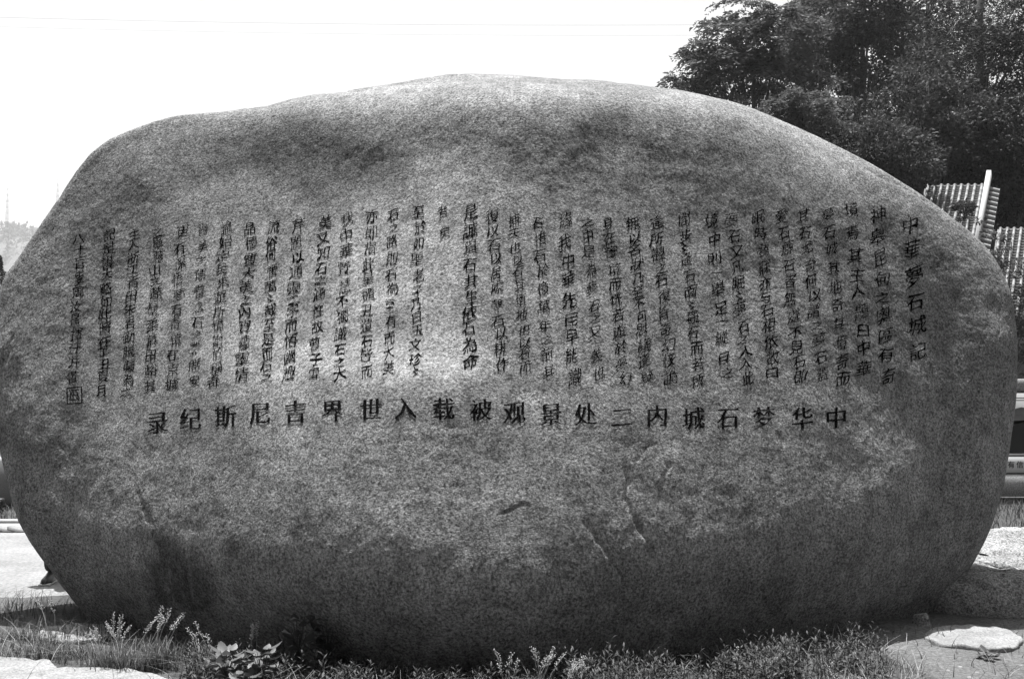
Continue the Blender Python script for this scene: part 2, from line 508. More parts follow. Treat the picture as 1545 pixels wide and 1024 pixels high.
# (points, groove depth m, width px, step m to the right-hand side)
CRACKS = [
 ([(938,690),(946,715),(946,755),(958,785),(962,800),(976,815),(979,835),(985,850)], .030, 4.5, .022),
 ([(955,700),(985,668),(975,675)], .008, 4, .004),
 ([(1012,697),(1004,712),(997,735),(996,760)], .016, 4, .012),
 ([(880,783),(890,800),(912,828),(925,855),(938,880),(938,905),(925,935),(905,965),(885,985)], .024, 4.5, .030),
 ([(752,774),(775,768),(792,761),(800,763)], .020, 3, -.016),
 ([(1468,668),(1448,690),(1438,702),(1424,722),(1418,748),(1414,790),(1408,815)], .024, 3.5, .014),
 ([(1385,495),(1394,510),(1392,530)], .012, 3, 0),
 ([(1280,250),(1330,268),(1380,292),(1425,322),(1470,352),(1500,380)], .012, 3, -.010),
 ([(1450,480),(1470,492),(1500,497)], .005, 4, .01),
 ([(720,935),(738,917),(758,915),(775,925),(788,938)], .026, 5, .03),
 ([(206,742),(216,765),(226,792)], .022, 4, -.01),
 ([(955,560),(985,580),(1005,600),(1012,612)], .004, 2.5, .0),
 ([(1060,640),(1062,660),(1068,690)], .006, 3, 0),
 ([(10,725),(45,790),(95,850),(140,900),(190,950),(240,1000)], .006, 9, .05),
 ([(1526,470),(1516,560),(1508,650),(1490,730)], .014, 3, 0),
 ([(1512,440),(1505,540),(1498,600)], .010, 3, 0),
 ([(0,560),(14,530),(20,500)], .02, 4, 0),
 ([(1340,810),(1345,850),(1352,880),(1348,910)], .012, 4, .012),
 ([(1235,830),(1240,870),(1245,905)], .010, 4, .01),
 ([(30,765),(60,770),(80,790)], .016, 4, .01),
 ([(1340,590),(1350,640),(1345,690)], .006, 4, 0),
 ([(1110,150),(1160,160),(1200,190)], .004, 3, 0),
]
def front_depth(X, Z):
    """how far the face stands towards the viewer of the plane of its outline"""
    ph = np.arctan2(Z - CZr, X - CXr); r = np.clip(np.hypot(Z - CZr, X - CXr) / Rout(ph), 0, 1)
    env = np.sqrt(np.clip(1 - r ** rim_pow(ph), 0, 1))
    D = env * samp(X, Z)
    return D, env, r

def build_rock(nx, ny, front):
    A, B = np.meshgrid(np.linspace(-1, 1, nx), np.linspace(-1, 1, ny), indexing='ij')
    a = A.ravel(); b = B.ravel()
    big = np.abs(a) > np.abs(b)
    r = np.where(big, a, b)
    with np.errstate(divide='ignore', invalid='ignore'):
        p = np.where(big, (math.pi / 4) * (b / a), (math.pi / 2) - (math.pi / 4) * (a / b))
    p = np.where((a == 0) & (b == 0), 0, p)
    dx = r * np.cos(p); dz = r * np.sin(p)
    rad = np.hypot(dx, dz)
    # let the rings crowd together near the rim, where the face turns away
    q = np.where(rad > 1e-9, np.sin(rad * math.pi / 2 * .999) / (rad + 1e-12) * .55 + .45, 1.0)
    q = np.where(rad > .99999, 1.0 / np.maximum(rad, 1e-9), q)
    ex, ez = 3.4, 2.1
    vx, vz = dx * q * ex, dz * q * ez
    ph = np.arctan2(vz, vx)
    # ellipse radius in this direction
    re = 1 / np.sqrt((np.cos(ph) / ex) ** 2 + (np.sin(ph) / ez) ** 2)
    k = Rout(ph) / re
    X = CXr + vx * k; Z = CZr + vz * k
    if front:
        D, env, rr = front_depth(X, Z)
        Yc = Y0 - D
    else:
        ph2 = np.arctan2(Z - CZr, X - CXr); rr = np.clip(np.hypot(Z - CZr, X - CXr) / Rout(ph2), 0, 1)
        env = np.sqrt(np.clip(1 - rr ** 3, 0, 1))
        Yc = Y0 + env * (.60 - .06 * (Z - CZr) - .10 * np.clip(X - 1.5, 0, 3))
    V = np.stack([X, Yc, Z], 1)
    G = V.reshape(nx, ny, 3)
    tx = np.gradient(G, axis=0); tz = np.gradient(G, axis=1)
    n = np.cross(tx.reshape(-1, 3), tz.reshape(-1, 3)); n /= np.linalg.norm(n, axis=1)[:, None] + 1e-12
    if not front: n = -n
    # rim normals point outward
    disp = .022 * fbm(V * 1.1 + 3, 2) + .009 * fbm(V * 3.1, 3, .5)
    if front:
        PXx, PYy = w2px(X, Z, Yc)
        # wander so that cracks are ragged
        wn = 7 * fbm(V * 9 + 40, 3, .6); wn2 = 7 * fbm(V * 9 + 80, 3, .6)
        PX2 = PXx + wn; PY2 = PYy + wn2
        up = np.clip((CZr + 2.0 - Z) * .0 + 1, 0, 1)
        disp = disp + .0024 * fbm(V * 11 + 7, 2, .5) + .0016 * fbm(V * 34 + 9, 2, .65)
        for line, dep, wd, step in CRACKS:
            x0 = min(p[0] for p in line) - 90; x1 = max(p[0] for p in line) + 90
            y0 = min(p[1] for p in line) - 90; y1 = max(p[1] for p in line) + 90
            m = np.where((PX2 > x0) & (PX2 < x1) & (PY2 > y0) & (PY2 < y1))[0]
            if not len(m): continue
            d, s, t = seg_dist(PX2[m], PY2[m], line)
            fade = np.clip(np.minimum(t, 1 - t) * 6, .0, 1) ** .7
            disp[m] -= .42 * dep * fade * np.exp(-(d / (wd * .75)) ** 2)
            if step:
                disp[m] -= .24 * step * fade * np.exp(-(d / (wd * 7)) ** 1.5) * (1 / (1 + np.exp(-s * d / (wd * .5))) - .0)
    else:
        disp = disp * 1.3 + .01 * fbm(V * 8 + 7, 3)
    edge = (rr > .9999)
    V2 = V + n * disp[:, None]
    # at the seam both shells share the same radial displacement
    er = .009 * fbm(np.stack([X, X * 0 + Y0, Z], 1) * 3.1, 3, .55)
    dirx = np.cos(np.arctan2(Z - CZr, X - CXr)); dirz = np.sin(np.arctan2(Z - CZr, X - CXr))
    Ve = V + np.stack([dirx * er, er * 0, dirz * er], 1)
    wgt = np.clip((rr - .985) / .0149, 0, 1)[:, None]
    V2 = V2 * (1 - wgt) + Ve * wgt
    i = np.arange(nx - 1)[:, None] * ny + np.arange(ny - 1)[None, :]
    i = i.ravel()
    F = np.stack([i, i + ny, i + ny + 1, i + 1], 1)
    if not front: F = F[:, ::-1]
    return V2, F, X, Z

Vf, Ff, Xf, Zf = build_rock(1061, 681, True)
Vb, Fb, Xb, Zb = build_rock(266, 171, False)
# stains of the stone (water marks, lichen, patina) plus painted shade of a hollow
PXs, PYs = w2px(Xf, Zf, Vf[:, 1])
Pn = np.stack([Xf * 3, Zf * 3, Xf * 0 + 2], 1)
wx = 16 * fbm(Pn * 1.5, 4, .6); wy = 16 * fbm(Pn * 1.5 + 50, 4, .6)
def poly_soft(pts, soft):
    x = PXs + wx; y = PYs + wy
    ins = np.zeros(len(x), bool)
    for k in range(len(pts)):
        (x0, y0), (x1, y1) = pts[k], pts[(k + 1) % len(pts)]
        if y0 == y1: continue
        c = ((y0 > y) != (y1 > y)) & (x < (x1 - x0) * (y - y0) / (y1 - y0) + x0)
        ins ^= c
    m = np.where((x > min(p[0] for p in pts) - 60) & (x < max(p[0] for p in pts) + 60) & (y > min(p[1] for p in pts) - 60) & (y < max(p[1] for p in pts) + 60))[0]
    d = np.zeros(len(x)) + 1e3
    d[m] = seg_dist(x[m], y[m], pts + [pts[0]])[0]
    sd = np.where(ins, d, -d)
    return np.clip(sd / soft * .5 + .5, 0, 1)
streak = np.clip(.5 + 1.6 * fbm(np.stack([Xf * 14, Zf * 1.6, Xf * 0], 1), 3, .6), 0, 1)
stain_shade = .95 * poly_soft([(222,795),(262,815),(295,838),(318,862),(326,905),(300,935),(225,905),(222,860),(226,830)], 14) * (.8 + .4 * streak)
stain_shade = np.maximum(stain_shade, .6 * poly_soft([(206,745),(214,745),(230,792),(222,800)], 9))
stain_shade = np.maximum(stain_shade, .60 * poly_soft([(355,190),(420,180),(520,205),(560,238),(520,258),(450,245),(380,225)], 55))  # painted shade of the unlit hollow below the crest, upper left
stain_shade = np.maximum(stain_shade, .55 * poly_soft([(870,150),(980,150),(1030,200),(1100,260),(1060,300),(960,270),(880,230)], 60) * (.4 + .8 * streak))
stain_shade = np.maximum(stain_shade, .45 * poly_soft([(1080,200),(1180,260),(1300,320),(1400,400),(1500,450),(1510,600),(1400,560),(1290,430),(1150,320)], 80) * (.3 + .9 * np.clip(.5 + 1.4 * fbm(Pn * 1.4 + 9, 3), 0, 1)))
stain_shade = np.maximum(stain_shade, .45 * poly_soft([(130,240),(330,220),(300,330),(150,380),(80,420)], 70) * (.4 + .8 * np.clip(.5 + 1.2 * fbm(Pn * 1.2 + 29, 3), 0, 1)))
blot = np.clip((fbm(Pn * .9 + 70, 4, .6) - .12) * 2.2, 0, 1)
stain_shade = np.maximum(stain_shade, .45 * blot)
stain_shade = np.maximum(stain_shade, .42 * np.clip(streak * 1.5 - .75, 0, 1) * np.clip(fbm(Pn * .5 + 120, 3) * 3 + .35, 0, 1))
for cx_, cy_, r_, v_ in [(548,300,0,0),(315,722,7,.8),(395,742,5,.7),(448,798,10,.7),(300,735,6,.3),(1118,655,5,.4),(800,700,6,.4),(1400,385,9,.7),(1415,400,12,.7),(1392,340,8,.5),(1440,440,14,.6),(1450,620,9,.6),(1460,500,14,.6),(980,830,12,.6),(960,790,11,.6),(1345,640,10,.4),(220,655,8,.7),(1385,320,9,.5)]:
    if r_:
        d = np.hypot((PXs + wx * .5 - cx_), (PYs + wy * .5 - cy_) * .8)
        stain_shade = np.maximum(stain_shade, v_ * np.clip(1.4 - d / r_, 0, 1))
V = np.concatenate([Vf, Vb]); F = np.concatenate([Ff, Fb + len(Vf)])
rock_me = np_mesh('inscribed_boulder', V, F, M_rock, smooth=True)
at_s = rock_me.attributes.new('stain_shade', 'FLOAT', 'POINT')
at_s.data.foreach_set('value', np.concatenate([stain_shade, np.clip((fbm(np.stack([Xb * 3, Zb * 3, Xb * 0 + 9], 1) * .9 + 70, 4, .6) - .12) * 2.2, 0, 1) * .45]).astype(np.float32))
boulder = empty('inscribed_boulder', (0, Y0, 0), 'huge rounded granite boulder carved all over its face with columns of Chinese characters', 'boulder')
rock = obj('rock', rock_me, boulder)
rock.matrix_parent_inverse = Matrix.Translation((0, -Y0, 0))
# BVH of the face for setting the inscription on it
step_i = np.arange(0, 1061)
bvh = BVHTree.FromPolygons([tuple(v) for v in Vf.astype(float)], [tuple(f) for f in Ff.tolist()])

# ------------------------------------------------------------------ the inscription
COLS = [
 ('中華夢石城記',1373,339,1386,530,30,0),
 ('神皋昆甸之奧區有奇',1323,325,1341,567,25,0),
 ('境焉其主人題曰中華',1284,317,1305,555,24,0),
 ('夢石城其地奇其境奇而',1249,324,1273,572,22,0),
 ('其石尤奇何以謂之夢石蓋',1213,327,1240,563,21,0),
 ('愛石癖石者無處不見石即',1180,327,1206,569,22,0),
 ('眠時夢寐亦与石相依故曰',1144,328,1166,561,22,0),
 ('夢石又凡眠〻夢石之人入此',1105,332,1127,571,22,0),
 ('境中則一舉足一縱目之',1073,333,1095,563,23,0),
 ('間步〻逢石面〻觀石而若所',1030,332,1055,574,22,0),
 ('逢所觀之石復皆奇幻恢詭',989,336,1012,569,22,0),
 ('無以名狀乃至不可思議遂疑',955,338,975,567,22,0),
 ('身在實境而恍若遊於夢幻',919,336,942,571,21,0),
 ('之中是為夢石之又一義也',885,336,903,564,21,0),
 ('緣我中華先民早能識',852,333,866,569,24,0),
 ('石惜石於億萬年之前其',813,336,827,560,21,1),
 ('補天也以石其填地也以石而',775,333,794,553,20,1),
 ('復以石以居處鑿石以耕作',744,327,757,549,21,0),
 ('是誠與石共生依石為命',711,320,708,546,25,0),
 ('者矣',668,320,671,350,20,1),
 ('至於如聖老子乃曰玉文珍〻',633,320,627,560,20,0),
 ('石之路則石為至有而大美',593,325,588,555,20,1),
 ('亦即指此呈頭丑遺石皆而',560,327,552,560,21,1),
 ('我中華賢慧不獨識石之大',524,331,513,564,21,0),
 ('美又知石之涵性故曹子雪',490,336,474,564,21,0),
 ('芹題以通靈二字而悟幽趣',451,341,435,564,22,0),
 ('流俗何啻萬〻哉至是而石之',413,342,402,570,20,0),
 ('品德質大美之內寶蘊靈情',379,345,365,565,22,0),
 ('論始定矣來遊斯境當於稱奇',341,344,324,575,21,1),
 ('賞美之際當念石之業席安',307,347,293,575,19,1),
 ('更有深悟夢石奇境在京城',274,350,260,580,20,1),
 ('之區燕山之麓懷柔慕田峪其',239,349,227,582,20,0),
 ('主人浙江青田朱君勁騰囑為之',202,354,192,591,20,0),
 ('記是書大略如此時在丁丑夏月',164,355,155,588,21,0),
 ('八十盲叟周汝昌揮汗并書',121,361,111,569,20,0),
]
ROW = [('录',238,637),('纪',288,632),('斯',341,628),('尼',393,623),('吉',446,621),('界',502,620),('世',560,618),('入',612,616),
       ('载',669,617),('被',725,618),('观',776,622),('景',831,625),('处',883,625),('二',938,629),('内',991,627),('城',1046,631),
       ('石',1098,630),('梦',1152,630),('华',1210,631),('中',1261,630)]
_gl = {}
def glyph(ch, weight):
    key = (ch, weight)
    if key in _gl: return _gl[key]
    c = bpy.data.curves.new('t', 'FONT'); c.body = ch; c.resolution_u = 2; c.offset = weight
    o = bpy.data.objects.new('t', c); COL.objects.link(o)
    dg = bpy.context.evaluated_depsgraph_get()
    me = bpy.data.meshes.new_from_object(o.evaluated_get(dg))
    import bmesh
    bm = bmesh.new(); bm.from_mesh(me)
    for ax_ in (0, 1):
        for k in range(1, 9):
            pc = [0, 0, 0]; pn = [0, 0, 0]
            pc[ax_] = k / 9 - (.07 if ax_ else 0); pn[ax_] = 1
            bmesh.ops.bisect_plane(bm, geom=bm.verts[:] + bm.edges[:] + bm.faces[:], plane_co=pc, plane_no=pn)
    bmesh.ops.triangulate(bm, faces=bm.faces[:])
    bm.verts.index_update()
    NB = np.zeros((len(bm.verts), 2))
    for e in bm.edges:
        if len(e.link_faces) == 1:
            a, b = e.verts; t_ = b.co - a.co; n_ = Vector((t_.y, -t_.x, 0))
            c_ = e.link_faces[0].calc_center_median()
            if n_.dot(c_ - a.co) > 0: n_ = -n_
            if n_.length > 1e-9:
                n_.normalize(); NB[a.index] += n_[:2]; NB[b.index] += n_[:2]
    L_ = np.linalg.norm(NB, axis=1); NB[L_ > 1e-6] /= L_[L_ > 1e-6][:, None]
    V = np.array([(v.co.x - .5, v.co.y - .38, n_[0], n_[1]) for v, n_ in zip(bm.verts, NB)]); F = np.array([[v.index for v in f.verts] for f in bm.faces])
    bm.free(); bpy.data.objects.remove(o); bpy.data.curves.remove(c); bpy.data.meshes.remove(me)
    _gl[key] = (V, F)
    return _gl[key]

def on_rock(px, py, lift=.004):
    d = ray(px, py)
    loc, nrm, _, _ = bvh.ray_cast(CAM, d)
    if loc is None: return None
    if nrm.dot(d) > 0: nrm = -nrm
    return loc + nrm * lift

def lay(V2, px, py, size, sx, rot, skew, wob, serif, press):
    """glyph outline -> picture plane offsets with a hand's irregularity -> points on the stone"""
    x = V2[:, 0].copy(); y = V2[:, 1].copy()
    s = random.random() * 100
    # brush pressure: strokes swell and thin, uprights heavier than level strokes
    pr = pnoise(np.stack([x * 3.3 + s, y * 3.3, x * 0 + 7], 1)) * press[2]
    x += V2[:, 2] * (press[0] + pr); y += V2[:, 3] * (press[1] + pr)
    nx = pnoise(np.stack([x * 2.2 + s, y * 2.2, x * 0 + s], 1)); ny = pnoise(np.stack([x * 2.2, y * 2.2 + s, x * 0 + s + 9], 1))
    x2 = x + nx * wob; y2 = y + ny * wob
    # brush pressure: fine wobble of the stroke edges
    x2 += pnoise(np.stack([x * 9 + s, y * 9, x * 0], 1)) * serif; y2 += pnoise(np.stack([x * 9, y * 9 + s, x * 0 + 5], 1)) * serif
    y2 = y2 + skew * x2
    c, sn = math.cos(rot), math.sin(rot)
    X = (x2 * c - y2 * sn) * size * sx; Y = (x2 * sn + y2 * c) * size
    return px + X, py - Y

def add_glyphs(items, name, material):
    VV = []; FF = []; n = 0
    for ch, px, py, size, sx, rot, skew, wob, serif, wt, press in items:
        V2, F2 = glyph(ch, wt)
        if not len(F2): continue
        ax_, ay_ = lay(V2, px, py, size, sx, rot, skew, wob, serif, press)
        pts = []; ok = True
        for a_, b_ in zip(ax_, ay_):
            p = on_rock(a_, b_)
            if p is None: ok = False; break
            pts.append(p[:])
        if not ok: continue
        VV.append(np.array(pts)); FF.append(F2 + n); n += len(pts)
    me = np_mesh(name, np.concatenate(VV), np.concatenate(FF), material)
    o = obj(name, me, boulder); o.matrix_parent_inverse = Matrix.Translation((0, -Y0, 0))
    return o
for txt, x0, y0, x1, y1, size, worn in COLS:
    items = []
    n = len(txt)
    cx_n = [len(glyph(c, 0.0)[0]) for c in txt]
    wts = [.5 if c in '一二〻' else (.72 if c in '之' else float(np.clip(.62 + v / 520, .8, 1.2))) for c, v in zip(txt, cx_n)]
    pos = [0.0]
    for k in range(1, n): pos.append(pos[-1] + (wts[k] + wts[k - 1]) / 2)
    for k, ch in enumerate(txt):
        t = pos[k] / max(pos[-1], 1e-6)
        pitch_ = (y1 - y0) / max(pos[-1], 1)
        hgt = min(size * random.uniform(.92, 1.06) * (.82 + .2 * wts[k]), pitch_ * 1.0 * wts[k] ** .8)
        if ch in '一二〻之': hgt = size * .75
        items.append((ch, x0 + (x1 - x0) * t + random.uniform(-2.2, 2.2), y0 + (y1 - y0) * t + random.uniform(-1, 1), hgt,
                      min(size / hgt * random.uniform(.84, 1.04), 1.25), random.uniform(-.13, .09), random.uniform(.16, .34), .14, .015,
                      round(max((.000 if worn else .004) + random.choice((-.003, 0, .003)) - .009 * min(max((cx_n[k] - 150) / 250, -.6), 1), -.007), 3), (.005, -.004, .05)))
    add_glyphs(items, 'carved_text_column', M_carve2 if worn else M_carve)
for ch, x, y in ROW:
    add_glyphs([(ch, x, y, 36, .96, random.uniform(-.02, .02), .08, .03, .022, .004, (.017, -.014, .03))], 'carved_character', M_carve3)
# the carver's seal under the last column
def seal():
    cx_, cy_ = 113, 596; s = 11.5
    V = []; F = []
    def stroke(pts, wd):
        pts2 = []
        for k in range(len(pts) - 1):
            for j in range(5): pts2.append((pts[k][0] + (pts[k + 1][0] - pts[k][0]) * j / 5, pts[k][1] + (pts[k + 1][1] - pts[k][1]) * j / 5))
        pts2.append(pts[-1])
        b0 = len(V)
        for k, (x, y) in enumerate(pts2):
            xa, ya = pts2[max(k - 1, 0)]; xb, yb = pts2[min(k + 1, len(pts2) - 1)]
            dx, dy = xb - xa, yb - ya; L_ = math.hypot(dx, dy) + 1e-9
            w_ = wd * random.uniform(.75, 1.25)
            for sgn in (-1, 1):
                V.append(on_rock(cx_ + x - dy / L_ * w_ * sgn, cy_ + y + dx / L_ * w_ * sgn)[:])
        for k in range(len(pts2) - 1):
            a = b0 + 2 * k; F.append((a, a + 1, a + 3, a + 2))
    stroke([(-s, -s + 1), (s - 1, -s - 1), (s, s), (-s + 1, s + 2), (-s, -s + 1)], .9)
    stroke([(-6, -7), (7, -8)], .7); stroke([(-6, -3), (-7, 8), (0, 7)], .7); stroke([(-2, -7), (-2, 4)], .7)
    stroke([(3, -6), (7, 6)], .7); stroke([(-4, 1), (5, 0)], .7); stroke([(2, 3), (8, 9)], .7); stroke([(-8, -8), (-4, 0)], .7)
    me = np_mesh('carved_seal', np.array(V), np.array(F), M_carve2)
    o = obj('carved_seal', me, boulder); o.matrix_parent_inverse = Matrix.Translation((0, -Y0, 0))
seal()

# ------------------------------------------------------------------ GROUND
def hgt(x, y):
    """terrain height"""
    x = np.asarray(x, float); y = np.asarray(y, float)
    z = np.zeros_like(x)
    k = np.clip((y - 20) / 55, 0, 1); k = k * k * (3 - 2 * k)
    side = np.clip((x - 1 - (y - 20) * .05) / 22, 0, 1); side = side * side * (3 - 2 * side)
    kb = np.clip((-y - 9) / 45, 0, 1); kb = kb * kb * (3 - 2 * kb)       # unseen slope behind the viewer, added to block low sky light
    return z + 21 * k * side + 30 * kb * (y > -400)
gxs = np.concatenate([[-3000, -1200, -500, -200, -90], np.arange(-60, -7, 3.), np.arange(-6, 6.01, .12), np.arange(8, 90, 3.), [120, 300, 800, 3000]])
gys = np.concatenate([[-400, -200, -100, -70], np.arange(-60, -5, 4.), np.arange(-4, 4, 1.), np.arange(4, 8.6, .08), np.arange(9, 90, 2.), [120, 200, 500, 900, 1500, 3000]])
GXm, GYm = np.meshgrid(gxs, gys, indexing='ij')
gz_ = hgt(GXm, GYm)
near = np.exp(-((GXm / 5.0) ** 4)) * np.exp(-(((GYm - 6.2) / 1.9) ** 4))
nz = fbm(np.stack([GXm.ravel() * 1.4, GYm.ravel() * 1.4, GXm.ravel() * 0], 1), 3).reshape(GXm.shape)
nz2 = fbm(np.stack([GXm.ravel() * 7, GYm.ravel() * 7, GXm.ravel() * 0], 1), 2).reshape(GXm.shape)
gz_ = gz_ + near * (nz * .05 + nz2 * .018)
Vg = np.stack([GXm.ravel(), GYm.ravel(), gz_.ravel()], 1)
nyg = len(gys); ii = (np.arange(len(gxs) - 1)[:, None] * nyg + np.arange(nyg - 1)[None, :]).ravel()
ground = obj('ground', np_mesh('ground', Vg, np.stack([ii, ii + nyg, ii + nyg + 1, ii + 1], 1), M_ground, smooth=True))
tag(ground, kind='structure')
def gz_near(x, y):
    x = np.asarray(x, float); y = np.asarray(y, float)
    nr = np.exp(-((x / 5.0) ** 4)) * np.exp(-(((y - 6.2) / 1.9) ** 4))
    return nr * (fbm(np.stack([x * 1.4, y * 1.4, x * 0], 1), 3) * .05 + fbm(np.stack([x * 7, y * 7, x * 0], 1), 2) * .018)

def sheet(name, pts, z, m, kind='structure', th=0):
    mb = MB()
    n = len(pts)
    P = [(x, y, z) for x, y in pts]
    mb.add(P, [tuple(range(n))])
    o = mb.build(name, m); tag(o, kind=kind); return o
def strip(name, front, back, z, m):
    mb = MB(); n = len(front)
    mb.add([(x, y, z) for x, y in front] + [(x, y, z) for x, y in back], [(k, k + 1, n + k + 1, n + k) for k in range(n - 1)])
    return tag(mb.build(name, m), kind='structure')
xs_ = [-40, -7, -6, -5.2, -4.6, -4, -3, -2, 1, 1.01, 2, 3.9, 5, 14, 40]
fy_ = [8.5, 8.38, 8.3, 8.05, 8.1, 8.25, 8.5, 8.9, 9.2, 9.2, 9.25, 9.3, 9.2, 9.3, 9.4]
by_ = [12.7] * 9 + [10.7] * 6
plaza = strip('plaza', list(zip(xs_, fy_)), list(zip(xs_, by_)), .03, M_plaza)
mb = MB(); mb.add([(x, y, .03) for x, y in zip(xs_, fy_)] + [(x, y - .25, -.03) for x, y in zip(xs_, fy_)], [(k, k + 1, len(xs_) + k + 1, len(xs_) + k) for k in range(len(xs_) - 1)])
tag(mb.build('plaza_edge', M_plaza), kind='structure')
lawn = strip('lawn', [(x, y + (.12 if x > 1 else 0)) for x, y in zip(xs_, by_)], [(x, 20) for x in xs_], .024, M_lawn)
# bare dirt on the right, laid just over the soil with an uneven edge
px_s = np.arange(1.9, 9.01, .1); py_s = np.arange(3.6, 9.41, .1)
DX, DY = np.meshgrid(px_s, py_s, indexing='ij')
wob = fbm(np.stack([DX.ravel() * .9, DY.ravel() * .9, DX.ravel() * 0 + 33], 1), 3).reshape(DX.shape)
lim = 2.55 + .55 * wob + .10 * (6.2 - DY)
nr_ = np.exp(-((DX / 5.0) ** 4)) * np.exp(-(((DY - 6.2) / 1.9) ** 4))
DZ = nr_ * (fbm(np.stack([DX.ravel() * 1.4, DY.ravel() * 1.4, DX.ravel() * 0], 1), 3) * .05 + fbm(np.stack([DX.ravel() * 7, DY.ravel() * 7, DX.ravel() * 0], 1), 2) * .018).reshape(DX.shape)
DZ = DZ + .006 - .03 * np.clip((lim - DX) * 4, 0, 1) + np.clip(DX - lim, 0, .4) * .02
nd_ = len(py_s); ii = (np.arange(len(px_s) - 1)[:, None] * nd_ + np.arange(nd_ - 1)[None, :]).ravel()
tag(obj('dirt_path', np_mesh('dirt_path', np.stack([DX.ravel(), DY.ravel(), DZ.ravel()], 1), np.stack([ii, ii + nd_, ii + nd_ + 1, ii + 1], 1), M_patch, smooth=True)), kind='structure')

# kerb stones along the lawn (each stone its own part)
def kerb(name, x0, x1, y, L_, label, gap=.012, h=.12, skip=()):
    root = empty(name, ((x0 + x1) / 2, y, 0), label, 'kerb', 'kerbs along the plaza')
    mb = MB(); mb.box((0, 0, 0), (L_ - gap, .13, h + .02), bev=.012)
    me = mb.mesh('kerb_stone', M_kerb)
    x = x0; k = 0
    while x < x1:
        if k not in skip:
            o = obj('kerb_stone', me, root, (x + L_ / 2 - (x0 + x1) / 2, random.uniform(-.004, .004), h / 2 + .012 + random.uniform(-.004, .004)))
            o.rotation_euler = (0, random.uniform(-.004, .004), random.uniform(-.005, .005))
        x += L_; k += 1
kerb('lawn_kerb', 1.0, 16.0, 10.76, .9, 'straight pale kerb in front of the dark lawn right of the boulder')
kerb('plaza_kerb', -12.0, -4.2, 12.66, .9, 'pale kerb at the far edge of the plaza left of the boulder', h=.045)

# low wedge stones on the plaza, left
for k, (px, wd) in enumerate(((8, .11), (27, .10))):
    p = ground_at(px, 806)
    mb = MB()
    P = [(-wd, -.06, 0), (wd, -.06, 0), (wd, .06, 0), (-wd, .06, 0), (-wd, -.06, .07), (wd, -.06, .015), (wd, .06, .015), (-wd, .06, .07)]
    mb.add(P, [(0,3,2,1),(4,5,6,7),(0,1,5,4),(1,2,6,5),(2,3,7,6),(3,0,4,7)])
    o = mb.build('wedge_stone', M_greywall, loc=(p.x, p.y, .03))
    tag(o, ('low grey wedge stone on the plaza at the left edge of the picture', 'low grey wedge stone on the plaza touching the boulder outline')[k], 'stone', 'wedge stones on the plaza')

# flat stones and rocks --------------------------------------------------
def slab(name, outline, thick, m, label, cat, z0=0.0, rough=.022, group=None, dome=0.0, seed=0, subdiv=26):
    """flat stone with an irregular outline (world xy points), domed and rough top"""
    c = np.mean(outline, axis=0)
    O = np.array(outline) - c
    ph = np.arctan2(O[:, 1], O[:, 0]); R = np.hypot(O[:, 0], O[:, 1]); od = np.argsort(ph)
    nseg = 72; rings = subdiv
    P = np.linspace(-math.pi, math.pi, nseg, endpoint=False)
    RR = np.interp(P, ph[od], R[od], period=2 * math.pi)
    V = []
    prof = [(t, 1.0) for t in np.linspace(0, .93, rings)] + [(.965, .98), (.99, .85), (1.0, .55), (1.0, -.5)]
    for t, h in prof:
        for k in range(nseg):
            V.append((RR[k] * t * math.cos(P[k]), RR[k] * t * math.sin(P[k]), h * thick + dome * (1 - min(t, 1) ** 2)))
    V = np.array(V)
    N3 = V * np.array([6, 6, 6]) + seed * 7.7
    V[:, 2] += (fbm(N3, 3) + .35 * fbm(N3 * 4, 2)) * rough * (V[:, 2] > .2 * thick)
    ed = fbm(V * 5 + seed, 3) * .11
    V[:, 0] *= 1 + ed; V[:, 1] *= 1 + ed
    F = []
    for i in range(len(prof) - 1):
        for k in range(nseg):
            a = i * nseg + k; b = i * nseg + (k + 1) % nseg
            F.append((a, a + nseg, b + nseg, b))
    me = np_mesh(name, V, np.array(F), m, smooth=True)
    o = obj(name, me, None, (c[0], c[1], z0))
    return tag(o, label, cat, group)
def gp(pts, z=0.03): return [(ground_at(x, y, z).x, ground_at(x, y, z).y) for x, y in pts]
slab('flagstone', gp([(-60,1000),(0,994),(50,997),(78,1003),(84,1012),(82,1040),(40,1075),(-70,1075)]), .05, M_flag, 'pale rough flagstone cut off by the bottom left corner', 'flagstone', group='pale flagstones in the grass', seed=1)
slab('flagstone', gp([(86,1018),(92,1010),(130,1009),(175,1012),(215,1017),(250,1026),(240,1060),(150,1075),(90,1060)]), .05, M_flag, 'long pale flagstone at the bottom edge left of the grass tuft', 'flagstone', group='pale flagstones in the grass', seed=2)
slab('flagstone', gp([(60,950),(80,940),(120,936),(150,938),(160,948),(150,960),(100,963),(65,958)]), .015, M_flag, 'small grey flagstone among grass under the left end of the boulder', 'flagstone', group='pale flagstones in the grass', seed=3)
slab('flagstone', gp([(1408,948),(1425,944),(1470,943),(1515,946),(1532,955),(1536,968),(1520,976),(1470,976),(1420,972)]), .035, M_flag, 'bright flat flagstone on the dirt right of the boulder foot', 'flagstone', group='pale flagstones in the grass', seed=4)

# low rough boulder on the right
lowb = slab('low_boulder', [(3.0, 7.6), (3.5, 7.30), (4.4, 7.5), (5.6, 7.7), (6.4, 8.1), (6.3, 9.0), (5.4, 9.9), (4.4, 10.0), (3.6, 9.6), (3.2, 8.7)], .29, M_rock,
            'low flat boulder with a sunlit top lying behind the right end of the big boulder', 'boulder', z0=-.02, rough=.08, dome=.13, seed=5, subdiv=60)
